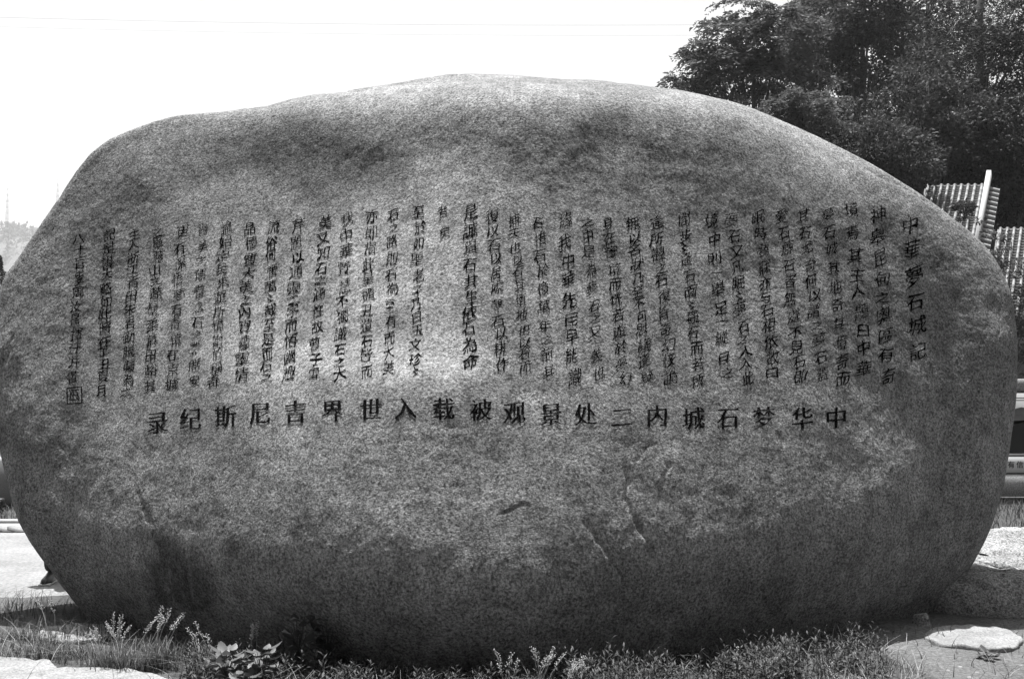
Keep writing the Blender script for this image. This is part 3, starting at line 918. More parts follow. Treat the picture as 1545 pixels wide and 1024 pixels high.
# prop stone under the right foot
mb = MB()
p = ground_at(1396, 948)
P = [(-.09, -.05, -.05), (.035, -.07, -.05), (.06, .08, -.05), (-.09, .09, -.05), (-.03, -.03, .10), (.0, -.05, .115), (.035, .05, .10), (-.06, .06, .09), (.02, -.065, .05), (.05, .07, .05)]
mb.add(P[:4] + [P[4], P[5], P[6], P[7]], [(0,3,2,1),(4,5,6,7),(0,1,5,4),(1,2,6,5),(2,3,7,6),(3,0,4,7)])
o = mb.build('prop_stone', M_rock, loc=(p.x, p.y, 0)); tag(o, 'small dark wedge of stone propping the right foot of the big boulder', 'stone')
bv = o.modifiers.new('b', 'BEVEL'); bv.width = .012; bv.segments = 2

# pebbles: too many to count
mb = MB()
for k in range(900):
    x = random.uniform(2.4, 5.2) if k % 3 else random.uniform(-4.5, 4.5); y = random.uniform(5.3, 7.6)
    r = random.choice([.006, .008, .012, .02]) * random.uniform(.6, 1.2)
    z = float(gz_near([x], [y])[0])
    a = random.random() * 3
    V = [(r * math.cos(a + t) * random.uniform(.8, 1.3), r * math.sin(a + t) * random.uniform(.8, 1.3), 0) for t in (0, 1.25, 2.5, 3.75, 5.0)]
    V = [(x + q[0], y + q[1], z - .002) for q in V] + [(x + q[0] * .6, y + q[1] * .6, z + r * .6) for q in V]
    mb.add(V, [(i, (i + 1) % 5, (i + 1) % 5 + 5, i + 5) for i in range(5)] + [(5, 6, 7, 8, 9)])
tag(mb.build('pebbles', M_flag), 'loose pebbles and grit scattered on the dirt', 'pebbles', kind='stuff')

# ------------------------------------------------------------------ LEAF WORK
def leaves(C, D, size, width=.42, fold=.15, up=None, rg=rng):
    """rhombic folded leaves: centres C, directions D (unit), size array -> V, F(quads)"""
    n = len(C)
    size = np.broadcast_to(np.asarray(size, float), (n,))[:, None]
    r = rg.normal(size=(n, 3)) if up is None else up + rg.normal(size=(n, 3)) * .35
    S = np.cross(D, r); S /= np.linalg.norm(S, axis=1)[:, None] + 1e-9
    Nn = np.cross(S, D)
    a = C; b = C + D * size * .5 + S * size * width * .5 + Nn * size * fold
    c = C + D * size; d = C + D * size * .5 - S * size * width * .5 + Nn * size * fold
    V = np.stack([a, b, c, d], 1).reshape(-1, 3)
    F = np.arange(4 * n).reshape(-1, 4)
    return V, F

def unit(n, rg=rng):
    v = rg.normal(size=(n, 3)); return v / np.linalg.norm(v, axis=1)[:, None]

def tree(name, base, trunk_top, blobs, nclump, per, leaf, m, label, cat='tree', group=None, style='fan', trunk_r=.16, lean=(0, 0), clump_r=.5):
    """blobs: (x,y,z,rx,ry,rz) world ellipsoids of the crown"""
    root = empty(name, base, label, cat, group)
    B = np.array(blobs, float)
    vol = (B[:, 3] * B[:, 4] * B[:, 5]) ** (2 / 3); vol /= vol.sum()
    idx = rng.choice(len(B), nclump, p=vol)
    u = unit(nclump); rad = rng.uniform(.25, 1, nclump) ** .5
    Cc = B[idx, :3] + u * rad[:, None] * B[idx, 3:]
    Cc += .25 * clump_r * rng.normal(size=Cc.shape)
    out = u * np.array([1, 1, .6]) + np.array([0, 0, .25])
    out /= np.linalg.norm(out, axis=1)[:, None]
    Cl = np.repeat(np.arange(nclump), per)
    n = len(Cl)
    if style == 'fan':          # leaves spread round the twig tip
        off = unit(n) * (rng.uniform(0, 1, n) ** .6)[:, None] * clump_r * np.array([1, 1, .6])
        C = Cc[Cl] + off
        D = off / (np.linalg.norm(off, axis=1)[:, None] + 1e-6) + out[Cl] * .5 + np.array([0, 0, -.35]) + rng.normal(size=(n, 3)) * .35
        wd = .5
    elif style == 'pinnate':    # long drooping compound leaves
        nr = 7; per_r = max(per // nr, 4)
        rach = unit(nclump * nr) * np.array([1, 1, .5]) + np.repeat(out, nr, 0) * .6
        rach /= np.linalg.norm(rach, axis=1)[:, None]
        L_ = clump_r * 1.5 * rng.uniform(.7, 1.2, len(rach))
        t = np.tile(np.linspace(.15, 1, per_r), len(rach)); ri = np.repeat(np.arange(len(rach)), per_r)
        C = np.repeat(Cc, nr, 0)[ri] + rach[ri] * (t * L_[ri])[:, None] + np.array([0, 0, -1]) * ((t ** 2) * L_[ri] * .55)[:, None]
        side = np.cross(rach[ri], [0, 0, 1.]); sg = np.where(np.arange(len(C)) % 2, 1., -1.)[:, None]
        D = side * sg + rach[ri] * .5 + np.array([0, 0, -.35]) + rng.normal(size=C.shape) * .12
        n = len(C); wd = .36
    else:                       # needle tufts
        D = unit(n) * np.array([1, 1, .7]) + np.array([0, 0, .35])
        C = Cc[Cl] + unit(n) * (rng.uniform(0, 1, n) ** .5)[:, None] * clump_r * np.array([1, 1, .35])
        wd = .12
    D /= np.linalg.norm(D, axis=1)[:, None] + 1e-9
    V, F = leaves(C, D, leaf * rng.uniform(.6, 1.25, n), wd)
    bl = np.array(base)
    cr = obj('crown', np_mesh('crown', V - bl, F, m), root)
    # trunk and limbs
    mb = MB()
    b0 = Vector(base); top = Vector(trunk_top)
    mid = [b0 + (top - b0) * t + Vector((math.sin(t * 5 + b0.x) * .12, math.cos(t * 4 + b0.y) * .12, 0)) * (1 - abs(2 * t - 1)) for t in np.linspace(0, 1, 7)]
    mid = [q - b0 for q in mid]
    mb.tube(mid, [trunk_r * (1 - .6 * t) for t in np.linspace(0, 1, 7)], 8)
    nl = min(26, nclump)
    sel = rng.choice(nclump, nl, replace=False)
    for j in sel:
        e = Vector(Cc[j]) - b0
        t = min(max((e.z - 1.2) / max(mid[-1].z, .1) * random.uniform(.45, .8), .25), .97)
        st = mid[0].lerp(mid[-1], t)
        m1 = st.lerp(e, .5) + Vector((0, 0, .12 * (e - st).length))
        r0 = trunk_r * .42 * (1 - .4 * t)
        mb.tube([st, st.lerp(m1, .5) , m1, e], [r0, r0 * .7, r0 * .45, r0 * .12], 5, cap=False)
    tr = mb.build('trunk', M_bark, root, smooth=True)
    return root

def blob(px, py, Y, rx, rz, ry=None):
    """ellipsoid given by where its centre shows and its radii in metres"""
    p = at(px, py, Y); return (p.x, p.y, p.z, rx, ry or rx, rz)
def bx(p, x, y):  # base on terrain
    return (x, y, float(hgt([x], [y])[0]) - .1)

n = 420  # out-of-view wood, added to darken the low sky facing the boulder
wx0 = rng.uniform(-75, 75, n); wy0 = -rng.uniform(16, 75, n); hr0 = rng.uniform(1.8, 3.6, n)
wc = np.stack([wx0, wy0, hgt(wx0, wy0) + hr0 * 1.1], 1)
cl0 = np.repeat(np.arange(n), 60)
of0 = unit(len(cl0)) * (hr0[cl0] * rng.uniform(.5, 1, len(cl0)))[:, None]
D0 = unit(len(cl0))
V, F = leaves(wc[cl0] + of0, D0, hr0[cl0] * .42, .7)
tag(obj('wood', np_mesh('wood', V, F, M_leafB)), 'unseen woodland added behind the viewer to dim the sky light on the boulder', 'wood', kind='stuff')
# hillside trees, right ---------------------------------------------------
TG = 'trees on the slope behind the boulder'
def T(name, pxb, Y, blobs, nclump, per, leaf, m, label, style, tr=.16, cr=.5, ttop=None, group=TG, cat='tree'):
    bl = [blob(a, b, Y + (e if len(q) > 4 else 0), c, d) for q in blobs for (a, b, c, d, e) in [tuple(q) + (0,) * (5 - len(q))]]
    x = at(pxb, 300, Y).x
    base = bx(None, x, Y)
    hi = max(q[2] for q in bl); tp = ttop if ttop else None
    top = at(*ttop, Y) if ttop else Vector((sum(q[0] for q in bl) / len(bl), Y, hi))
    return tree(name, base, tuple(top), bl, nclump, per, leaf, m, label, cat, group, style, tr, clump_r=cr)
T('broadleaf_tree', 1140, 36, [(1110,45,1.5,.9),(1165,60,1.6,1.1),(1075,100,1.3,.8),(1120,115,1.6,.9),(1180,120,1.4,1.0),(1055,85,.7,.4),(1040,120,.8,.4),(1185,35,1.0,.6)], 215, 84, .20, M_leafA,
  'pale broadleaf tree with drooping compound leaves against the sky, leftmost on the slope', 'pinnate', .15, .42, (1135,30))
T('broadleaf_tree', 1300, 42, [(1280,30,2.6,1.6),(1235,70,2.0,1.4),(1330,60,2.2,1.4),(1260,110,1.6,.9),(1370,100,1.7,1.1),(1310,5,2.4,1.2)], 250, 80, .20, M_leafB,
  'tall thin trunked tree with sky showing under its crown, second from the left', 'fan', .17, .55, (1300,10))
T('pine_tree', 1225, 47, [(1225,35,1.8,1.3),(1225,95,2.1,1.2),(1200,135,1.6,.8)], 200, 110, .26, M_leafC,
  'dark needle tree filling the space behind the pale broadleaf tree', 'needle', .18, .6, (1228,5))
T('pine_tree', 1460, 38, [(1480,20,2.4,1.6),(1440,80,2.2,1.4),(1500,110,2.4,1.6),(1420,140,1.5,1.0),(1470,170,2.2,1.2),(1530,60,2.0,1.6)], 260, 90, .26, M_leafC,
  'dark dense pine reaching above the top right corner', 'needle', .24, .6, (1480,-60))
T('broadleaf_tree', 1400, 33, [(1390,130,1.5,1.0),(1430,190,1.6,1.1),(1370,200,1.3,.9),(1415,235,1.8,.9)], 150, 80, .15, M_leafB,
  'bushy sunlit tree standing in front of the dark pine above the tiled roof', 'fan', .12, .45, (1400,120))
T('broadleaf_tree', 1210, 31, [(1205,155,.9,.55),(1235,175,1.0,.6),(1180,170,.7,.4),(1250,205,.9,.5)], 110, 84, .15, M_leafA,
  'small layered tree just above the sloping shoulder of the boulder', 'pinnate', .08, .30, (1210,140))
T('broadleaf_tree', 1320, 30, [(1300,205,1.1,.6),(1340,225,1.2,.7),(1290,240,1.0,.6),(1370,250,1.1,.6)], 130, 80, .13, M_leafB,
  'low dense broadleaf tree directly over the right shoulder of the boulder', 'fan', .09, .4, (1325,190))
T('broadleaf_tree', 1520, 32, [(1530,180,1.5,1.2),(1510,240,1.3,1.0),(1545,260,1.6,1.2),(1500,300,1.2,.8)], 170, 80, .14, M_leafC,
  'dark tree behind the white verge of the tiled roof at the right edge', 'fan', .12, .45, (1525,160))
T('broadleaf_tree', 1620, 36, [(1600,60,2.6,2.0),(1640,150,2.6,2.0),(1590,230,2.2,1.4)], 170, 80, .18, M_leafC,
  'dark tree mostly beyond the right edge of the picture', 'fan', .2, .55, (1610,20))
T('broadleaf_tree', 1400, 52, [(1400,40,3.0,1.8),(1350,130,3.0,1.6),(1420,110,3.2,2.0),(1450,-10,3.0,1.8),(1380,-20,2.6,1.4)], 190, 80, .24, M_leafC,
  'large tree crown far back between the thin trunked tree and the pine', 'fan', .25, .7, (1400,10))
T('broadleaf_tree', 1080, 40, [(1045,135,.8,.35),(1000,133,.35,.12),(1090,145,1.0,.5),(1130,160,1.2,.5)], 60, 70, .16, M_leafB,
  'low treetop just showing over the crest of the boulder', 'fan', .08, .3, (1090,140))
# undergrowth that fills the slope
US = ['dark shrub mass on the slope behind the small layered tree', 'dark shrub on the slope over the right shoulder of the boulder', 'shadowed shrub left of the roof ridge',
      'shadowed shrub above the middle of the roof ridge', 'black shadowed shrub right of the white roof verge', 'shrub high on the slope under the pine', 'shrub high on the slope at the right edge', 'shrub behind the thin trunk with sky under its crown']
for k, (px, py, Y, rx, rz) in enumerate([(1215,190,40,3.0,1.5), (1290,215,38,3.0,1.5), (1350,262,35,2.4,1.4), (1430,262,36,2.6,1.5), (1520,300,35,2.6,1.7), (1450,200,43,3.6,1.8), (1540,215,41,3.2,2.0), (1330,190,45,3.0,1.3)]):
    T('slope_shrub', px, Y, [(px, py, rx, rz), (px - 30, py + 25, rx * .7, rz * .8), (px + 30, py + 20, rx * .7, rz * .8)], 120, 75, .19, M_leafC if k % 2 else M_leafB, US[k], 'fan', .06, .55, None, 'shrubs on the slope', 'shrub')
# creeper leaves in front of the roofs and the lit shrub by the lower roof
T('slope_shrub', 1450, 26.5, [(1453,315,.28,.22),(1472,332,.2,.16)], 16, 55, .08, M_leafB, 'sprig of leaves in front of the upper tiled roof', 'fan', .03, .14, None, 'shrubs on the slope', 'shrub')
T('slope_shrub', 1500, 25.5, [(1500,365,.3,.35),(1512,390,.3,.3),(1528,410,.5,.25),(1545,430,.7,.6),(1535,470,.7,.7),(1550,520,.9,.8)], 110, 60, .09, M_leafA, 'sunlit leafy shrub below the lower tiled roof at the right edge', 'fan', .03, .2, None, 'shrubs on the slope', 'shrub')

# dark conifer top on the left and the far hill ----------------------------
def conifer(px, py_top, Y, hgt_m, label):
    tp = at(px, py_top, Y); base = (tp.x, Y, tp.z - hgt_m)
    root = empty('conifer_tree', base, label, 'tree')
    mb = MB(); mb.tube([(0, 0, 0), (0, 0, hgt_m)], [.14, .02], 7); mb.build('trunk', M_bark, root)
    n = 9000; t = rng.uniform(.08, 1, n) ** .8; a = rng.uniform(0, 2 * math.pi, n)
    rad = (1 - t) * hgt_m * .26 * (.35 + .65 * rng.uniform(0, 1, n)) * (1 + .3 * np.sin(t * 60))
    C = np.stack([np.cos(a) * rad, np.sin(a) * rad, t * hgt_m], 1)
    D = np.stack([np.cos(a), np.sin(a), rng.normal(size=n) * .3 - .1], 1); D /= np.linalg.norm(D, axis=1)[:, None]
    V, F = leaves(C, D, .2 * rng.uniform(.6, 1.2, n), .2)
    obj('crown', np_mesh('crown', V, F, M_leafC), root)
conifer(-2, 385, 60, 8.4, 'dark pointed conifer at the left edge under the misty hill')

# far hill with its woods: a ridge about 800 m away
HS = 1.7
hx = np.arange(-760, 120, 12.); hy = np.linspace(600, 1000, 30)
HX, HY = np.meshgrid(hx, hy, indexing='ij')
ridge_px = np.interp(HX.ravel() / 800 * FPX + CX, [-700, -300, 0, 60, 140, 260, 420, 700, 900], [300, 330, 352, 352, 332, 318, 340, 400, 620]).reshape(HX.shape)
rz_ = np.clip(1.6 + (600 - ridge_px) / FPX * 800, 0, 400)
prof = np.exp(-((HY - 810) / 110) ** 2)
edge_ = np.clip((hx + 760) / 80, 0, 1)[:, None] * np.clip((120 - hx) / 60, 0, 1)[:, None]
HZ = rz_ * prof * edge_ + fbm(np.stack([HX.ravel() / 60, HY.ravel() / 60, HX.ravel() * 0], 1), 3).reshape(HX.shape) * 6 * prof - 1.5
Vh = np.stack([HX.ravel(), HY.ravel(), HZ.ravel()], 1) * HS; nh = len(hy)
ii = (np.arange(len(hx) - 1)[:, None] * nh + np.arange(nh - 1)[None, :]).ravel()
tag(obj('hill', np_mesh('hill', Vh, np.stack([ii, ii + nh, ii + nh + 1, ii + 1], 1), M_hill, smooth=True)), kind='structure')
n = 2600
tx_ = rng.uniform(-640, 60, n); ty_ = rng.uniform(690, 860, n)
ixx = np.clip(((tx_ + 760) / 12).astype(int), 0, len(hx) - 2); iyy = np.clip(((ty_ - 600) / (400 / 29)).astype(int), 0, nh - 2)
tz_ = HZ[ixx, iyy]
Cc = np.stack([tx_, ty_, tz_ + 3.5], 1)
per = 26
cl = np.repeat(np.arange(n), per)
hr = rng.uniform(2.5, 5.5, n)
off = unit(len(cl)) * (hr[cl] * rng.uniform(.6, 1, len(cl)))[:, None] * np.array([1, 1, 1.15])
D = unit(len(cl)) + off * .1; D /= np.linalg.norm(D, axis=1)[:, None]
V, F = leaves((Cc[cl] + off) * HS, D, hr[cl] * .75 * HS, .7)
tag(obj('far_wood', np_mesh('far_wood', V, F, M_leafB)), 'misty woodland covering the far hill on the left', 'wood', kind='stuff')

# lattice masts on the far hill
def mast(px, py0, py1, Y, label, arms):
    a = at(px, py1, Y); b = at(px, py0, Y)
    root = empty('lattice_mast', (a.x, a.y, a.z - 12), label, 'mast', 'masts on the far hill')
    H = b.z - a.z + 12
    mb = MB(); w0, w1 = 2.6, .4; k = 10
    def cor(t):
        q = w0 + (w1 - w0) * t
        return [(-q / 2, -q / 2, H * t), (q / 2, -q / 2, H * t), (q / 2, q / 2, H * t), (-q / 2, q / 2, H * t)]
    for c in range(4): mb.tube([cor(0)[c], cor(1)[c]], .09, 4)
    for j in range(k):
        A, B = cor(j / k), cor((j + 1) / k)
        for c in range(4):
            mb.tube([A[c], B[(c + 1) % 4]], .05, 3); mb.tube([A[(c + 1) % 4], B[c]], .05, 3)
    mb.build('lattice', M_metal, root)
    for t in arms:
        m2 = MB(); m2.tube([(-3, 0, H * t), (3, 0, H * t)], .08, 4); m2.tube([(-3, 0, H * t), (0, 0, H * t + 1)], .05, 3); m2.tube([(3, 0, H * t), (0, 0, H * t + 1)], .05, 3)
        m2.build('crossarm', M_metal, root)
mast(10, 280, 345, 760, 'faint lattice power mast with crossarms at the left edge of the sky', (.72, .84, .95))
mast(86, 266, 325, 760, 'faint slim lattice mast just left of the boulder outline', (.96,))

# overhead wires
for k, (ya, yb, rad) in enumerate(((25, 36, .009), (39, 52, .006))):
    a = at(-120, ya - 2, 70); b = at(1260, yb, 70)
    pts = [a.lerp(b, t) - Vector((0, 0, 1.2 * 4 * t * (1 - t) * .3)) for t in np.linspace(0, 1, 25)]
    mb = MB(); mb.tube([q - a for q in pts], rad, 4)
    o = mb.build('overhead_wire', M_wire, loc=a)
    tag(o, ('upper thin overhead wire crossing the white sky', 'lower thin overhead wire crossing the white sky')[k], 'wire', 'wires across the sky')

# ------------------------------------------------------------------ TILED ROOFS
def roof(label, A, B, S, nrib, verge, name='tiled_roof'):
    """A, B ridge ends (left, right); S vector down the near slope"""
    A = Vector(A); B = Vector(B); S = Vector(S)
    root = empty(name, A, label, 'roof', 'tiled roofs of the climbing gallery')
    R = B - A; Lr = R.length; r = R.normalized(); Ls = S.length; s = S.normalized()
    n = r.cross(s); n = -n if n.z < 0 else n; n.normalize()
    pitch = Lr / nrib
    def P(u, v, h): return tuple(r * u + s * v + n * h)
    # slab under the tiles, with its far slope
    far = Vector((s.x, s.y, 0)).normalized() * -Vector((s.x, s.y, 0)).length * Ls + Vector((0, 0, s.z * Ls))
    mb = MB()
    t = .10
    corners = [P(0, 0, 0), P(Lr, 0, 0), P(Lr, Ls, 0), P(0, Ls, 0)]
    low = [(c[0] - n.x * t, c[1] - n.y * t, c[2] - n.z * t) for c in corners]
    mb.add(corners + low, [(0,1,2,3),(7,6,5,4),(0,4,5,1),(1,5,6,2),(2,6,7,3),(3,7,4,0)])
    fc = [corners[1], corners[0], tuple(Vector(corners[0]) + far), tuple(Vector(corners[1]) + far)]
    fl = [(c[0], c[1], c[2] - t) for c in fc]
    mb.add(fc + fl, [(0,1,2,3),(7,6,5,4),(1,5,6,2),(2,6,7,3),(3,7,4,0)])
    mb.build('roof_slab', M_pan, root)
    # pan tiles between the ribs, each course stepped
    course = .115
    nc = int(Ls / course)
    rr = pitch * .24
    mp = MB()
    wd = pitch - 2 * rr * .8
    for j in range(nc):
        v0 = j * course; v1 = v0 + course * 1.12
        V = []
        for v, h in ((v0, .022), (v1, .040), (v1, .012)):
            for q in range(5):
                u = -wd / 2 + wd * q / 4
                sag = .03 * ((2 * q / 4 - 1) ** 2)
                V.append(P(u, v, h + sag))
        F = [(a, a + 5, a + 6, a + 1) for a in (0, 1, 2, 3)] + [(a, a + 5, a + 6, a + 1) for a in (5, 6, 7, 8)]
        mp.add(V, F)
    pm = mp.mesh('pan_tile_row', M_pan)
    mr = MB()
    # barrel ribs: overlapping half-round tiles, swelling at each joint, with a round nose at the ridge
    prof = []
    nt_ = int(Ls / .26)
    for j in range(nt_):
        v0 = j * .26
        prof += [(v0 + .0, rr * 1.10), (v0 + .012, rr * 1.12), (v0 + .03, rr), (v0 + .255, rr * .97)]
    V = []; K = 8
    prof = [(-rr * 1.1, rr * .15), (-rr * .8, rr * .8), (-rr * .3, rr * 1.15)] + prof
    for v, q in prof:
        for k in range(K + 1):
            a = math.pi * k / K
            V.append(P(math.cos(a) * q, v, .02 + math.sin(a) * q * 1.15))
    F = []
    for j in range(len(prof) - 1):
        for k in range(K):
            a = j * (K + 1) + k; F.append((a, a + K + 1, a + K + 2, a + 1))
    F.append(tuple(range(0, K + 1)))
    mr.add(V, F)
    rm = mr.mesh('barrel_tile_rib', M_tile, smooth=True)
    for k in range(nrib):
        off = r * (k + .5) * pitch
        o = obj('barrel_tile_rib', rm, root, off)
        if k < nrib - 1: obj('pan_tile_row', pm, root, r * (k + 1) * pitch)
    if verge:
        mb = MB()
        a0 = P(Lr - .02, -.35, 0)
        W_, H_ = .13, .24
        V = []
        for v in (-.45, Ls * .93):
            for u, h in ((Lr, -.02), (Lr + W_, -.02), (Lr + W_, H_), (Lr, H_)):
                V.append(P(u, v, h))
        mb.add(V, [(0,1,2,3),(7,6,5,4),(0,4,5,1),(1,5,6,2),(2,6,7,3),(3,7,4,0)])
        o = mb.build('verge_coping', M_white, root)
        # short tiles laid sideways, outside the coping
        mt = MB(); V = []
        for u in (Lr + W_, Lr + W_ + .03, Lr + W_ + .24, Lr + W_ + .27):
            q = .07 if u < Lr + W_ + .2 else .078
            for k in range(K + 1):
                a = math.pi * k / K
                V.append(P(u, math.cos(a) * q, math.sin(a) * q - .12 * (u - Lr) / .3))
        F = []
        for j in range(3):
            for k in range(K):
                a = j * (K + 1) + k; F.append((a, a + K + 1, a + K + 2, a + 1))
        F.append(tuple(range(3 * (K + 1), 4 * (K + 1))))
        mt.add(V, F); tm = mt.mesh('verge_tile', M_tile, smooth=True)
        k = 0
        v = 0.1
        while v < Ls * .93:
            obj('verge_tile', tm, root, s * v); v += .215
    # gallery wall below
    return root
S1 = Vector((-.92, -1.28, -1.75)).normalized() * 4.2
roof('upper pale tiled roof with a white verge coping', at(1396, 281, 31.0), at(1487, 280, 30.0), S1, 9, True)
roof('lower pale tiled roof at the right edge half hidden by leaves', at(1505, 346, 28.0), at(1600, 346, 27.0), S1 * .9, 9, False)
# wall that carries the gallery roofs
mb = MB(); pa = at(1396, 281, 31.0); pb = at(1600, 346, 27.0)
mb.box(((pa.x + 11.5) / 2 + .5, 28.6, 3.0), (9.0, .3, 5.2), rz=-.2)
tag(mb.build('gallery_wall', M_greywall), 'grey wall of the gallery under the tiled roofs, hidden by the boulder', 'wall')

# ------------------------------------------------------------------ DISPLAY WALL, right
YD = 15.5
def wz(py): return at(CX, py, YD).z
dw = empty('display_wall', (9.4, YD, 0), 'low display wall with a framed picture panel and a strip of Chinese text right of the boulder', 'display wall')
x0, x1 = 5.6, 14.0
def part_box(name, z0, z1, yoff, depth, m, xa=x0, xb=x1, bev=.01):
    mb = MB(); mb.box(((xa + xb) / 2 - 9.4, yoff, (z0 + z1) / 2), (xb - xa, depth, z1 - z0), bev=bev)
    return mb.build(name, m, dw)
part_box('footing', -.05, wz(756), .25, .5, M_dark)  # dark colour stands for the shadow under the overhanging plinth
part_box('plinth', wz(745), wz(714), 0, .8, M_plinth)
part_box('core', wz(714) + .002, wz(591), .15, .4, M_plinth)
tx = part_box('text_strip', wz(712), wz(687), -.12, .10, M_paper)
part_box('bead', wz(687) + .003, wz(683), -.13, .12, M_white)
pic = part_box('picture_panel', wz(682), wz(592), -.09, .05, M_paper)
part_box('coping', wz(590) + .003, wz(572), .05, .7, M_plinth)
# printed landscape on the panel
yf = YD - .09 - .025
def flat(name, pts, m, y, parent=dw):
    mb = MB(); P = [tuple(at(a, b, y) - Vector((9.4, YD, 0))) for a, b in pts]
    mb.add(P, [tuple(range(len(P)))]); return mb.build(name, m, parent)
flat('rule_line', [(1440,599.5),(1900,599.5),(1900,601),(1440,601)], M_panelgrey, yf - .004)
flat('rule_line', [(1440,603),(1900,603),(1900,604.5),(1440,604.5)], M_panelgrey, yf - .004)
flat('printed_hill', [(1440,640),(1500,632),(1524,622),(1535,616),(1541,614),(1560,618),(1600,640),(1640,628),(1700,650),(1700,682),(1440,682)], M_panelgrey, yf - .006)
flat('printed_cave', [(1440,682),(1500,668),(1518,652),(1524,644),(1535,639),(1545,637),(1580,640),(1620,682)], M_paneldk, yf - .010)
flat('printed_figure', [(1518,662),(1520,652),(1523,655),(1525,661)], M_paper, yf - .014)
def panel_text(txt, px0, step, py, size):
    mb = MB()
    for k, ch in enumerate(txt):
        V2, F2 = glyph(ch, .012)
        P = [tuple(at(px0 + k * step + q[0] * size, py - q[1] * size, YD - .12 - .055) - Vector((9.4, YD, 0))) for q in V2]
        mb.add(P, [tuple(f) for f in F2.tolist()])
    o = mb.build('panel_lettering', M_ink, dw)
panel_text('民有信', 1512.5, 13.2, 700.5, 11)

# left low wall with a hedge before it
pw = ground_at(10, 778)
mb = MB(); YL = 14.6
zt, zb = at(10, 690, YL).z, at(10, 759, YL).z
lw = empty('grey_wall', (-9.0, YL, 0), 'smooth grey wall panel raised on a dark base at the far left edge', 'wall')
mb.box((0, 0, (zt + zb) / 2), (7.0, .6, zt - zb), bev=.03); mb.build('wall_face', M_greywall, lw)
mb = MB(); mb.box((0, .2, zb / 2), (7.0, .3, zb - .004)); mb.build('wall_base', M_dark, lw)
# little ground lamp in the hedge shadow
mb = MB(); p = at(-1, 776, 13.6)
mb.tube([(0, 0, 0), (0, 0, .10)], [.05, .05], 10); q = mb
lamp = empty('ground_lamp', (p.x, p.y, .03), 'small dark box lamp in the grass before the grey wall', 'lamp')
mb.build('post', M_dark, lamp)
mb = MB(); mb.box((0, 0, .16), (.10, .10, .10), bev=.01); mb.build('lamp_head', M_shoe, lamp)
mb = MB(); mb.box((0, -.052, .16), (.06, .004, .06)); mb.build('lens', M_metal, lamp)

# ------------------------------------------------------------------ GRASS
def blades(P, H, W, bend, az, seg=3, jit=.0):
    """curved tapering blades: P (n,3) roots, H heights, W widths"""
    n = len(P)
    t = np.linspace(0, 1, seg + 1)
    d = np.stack([np.cos(az), np.sin(az), np.zeros(n)], 1); s = np.stack([-np.sin(az), np.cos(az), np.zeros(n)], 1)
    V = []
    for k in range(seg + 1):
        c = P + d * (bend * H * t[k] ** 2)[:, None] + np.array([0, 0, 1]) * (H * (t[k] - .25 * bend * t[k] ** 2))[:, None]
        wv = (W * (1 - t[k] ** 1.5) * .5 + .0004)[:, None]
        V += [c - s * wv, c + s * wv]
    V = np.stack(V, 1).reshape(-1, 3)
    m = 2 * (seg + 1)
    F = [np.stack([np.arange(n) * m + 2 * k, np.arange(n) * m + 2 * k + 1, np.arange(n) * m + 2 * k + 3, np.arange(n) * m + 2 * k + 2], 1) for k in range(seg)]
    return V, np.concatenate(F)

# meadow in front of and beside the boulder
def scatter(n, x0, x1, y0, y1, dens):
    x = rng.uniform(x0, x1, n); y = rng.uniform(y0, y1, n)
    keep = rng.uniform(0, 1, n) < dens(x, y); return x[keep], y[keep]
def dens_grass(x, y):
    d = .5 + 1.3 * fbm(np.stack([x * 1.3, y * 1.3, x * 0 + 4], 1), 2)
    d = np.clip(d, .1, 1)
    d *= np.where(x > 2.3, .16 * (y < 7), 1)                 # thin on the dirt at the right
    d *= np.where((x < -2.1) & (y > 7.9), 0, 1)
    px_ = CX + FPX * x / y
    d *= np.where((px_ < 262) & (y < 6.02), .06, 1)          # flagstones
    d *= np.where((y > 6.45) & (np.abs(x) < 2.6), .3, 1)
    return d
gx1, gy1 = scatter(30000, -4.9, 4.2, 5.15, 8.2, dens_grass)
H = rng.uniform(.04, .26, len(gx1)) * rng.uniform(.5, 1, len(gx1)) * (1 + .5 * fbm(np.stack([gx1, gy1, gx1 * 0], 1), 2))
P = np.stack([gx1, gy1, gz_near(gx1, gy1) - .004], 1)
V, F = blades(P, H, rng.uniform(.002, .0055, len(gx1)), rng.uniform(.2, 1.3, len(gx1)), rng.uniform(0, 6.28, len(gx1)))
tag(obj('grass', np_mesh('grass', V, F, M_grass)), 'short wild grass growing along the foot of the boulder', 'grass', kind='stuff')
gx2, gy2 = scatter(5200, -4.6, 3.0, 5.15, 6.9, dens_grass)
P = np.stack([gx2, gy2, gz_near(gx2, gy2) - .004], 1)
V, F = blades(P, rng.uniform(.06, .22, len(gx2)), rng.uniform(.0015, .004, len(gx2)), rng.uniform(.4, 2.2, len(gx2)), rng.uniform(0, 6.28, len(gx2)), seg=4)
tag(obj('dry_grass', np_mesh('dry_grass', V, F, M_dry)), 'bent dry stalks mixed into the wild grass', 'dry grass', kind='stuff')
# lawn blades
lx1 = rng.uniform(-11, 13, 26000); ly1 = rng.uniform(10.9, 15.2, 26000)
kp = ~((lx1 < 1) & (ly1 < 12.75)); lx1, ly1 = lx1[kp], ly1[kp]
V, F = blades(np.stack([lx1, ly1, lx1 * 0 + .02], 1), rng.uniform(.05, .16, len(lx1)), rng.uniform(.006, .014, len(lx1)), rng.uniform(.2, 1.2, len(lx1)), rng.uniform(0, 6.28, len(lx1)), seg=2)
tag(obj('lawn_grass', np_mesh('lawn_grass', V, F, M_lawnb)), 'dark uncut lawn grass behind the kerbs', 'grass', kind='stuff')

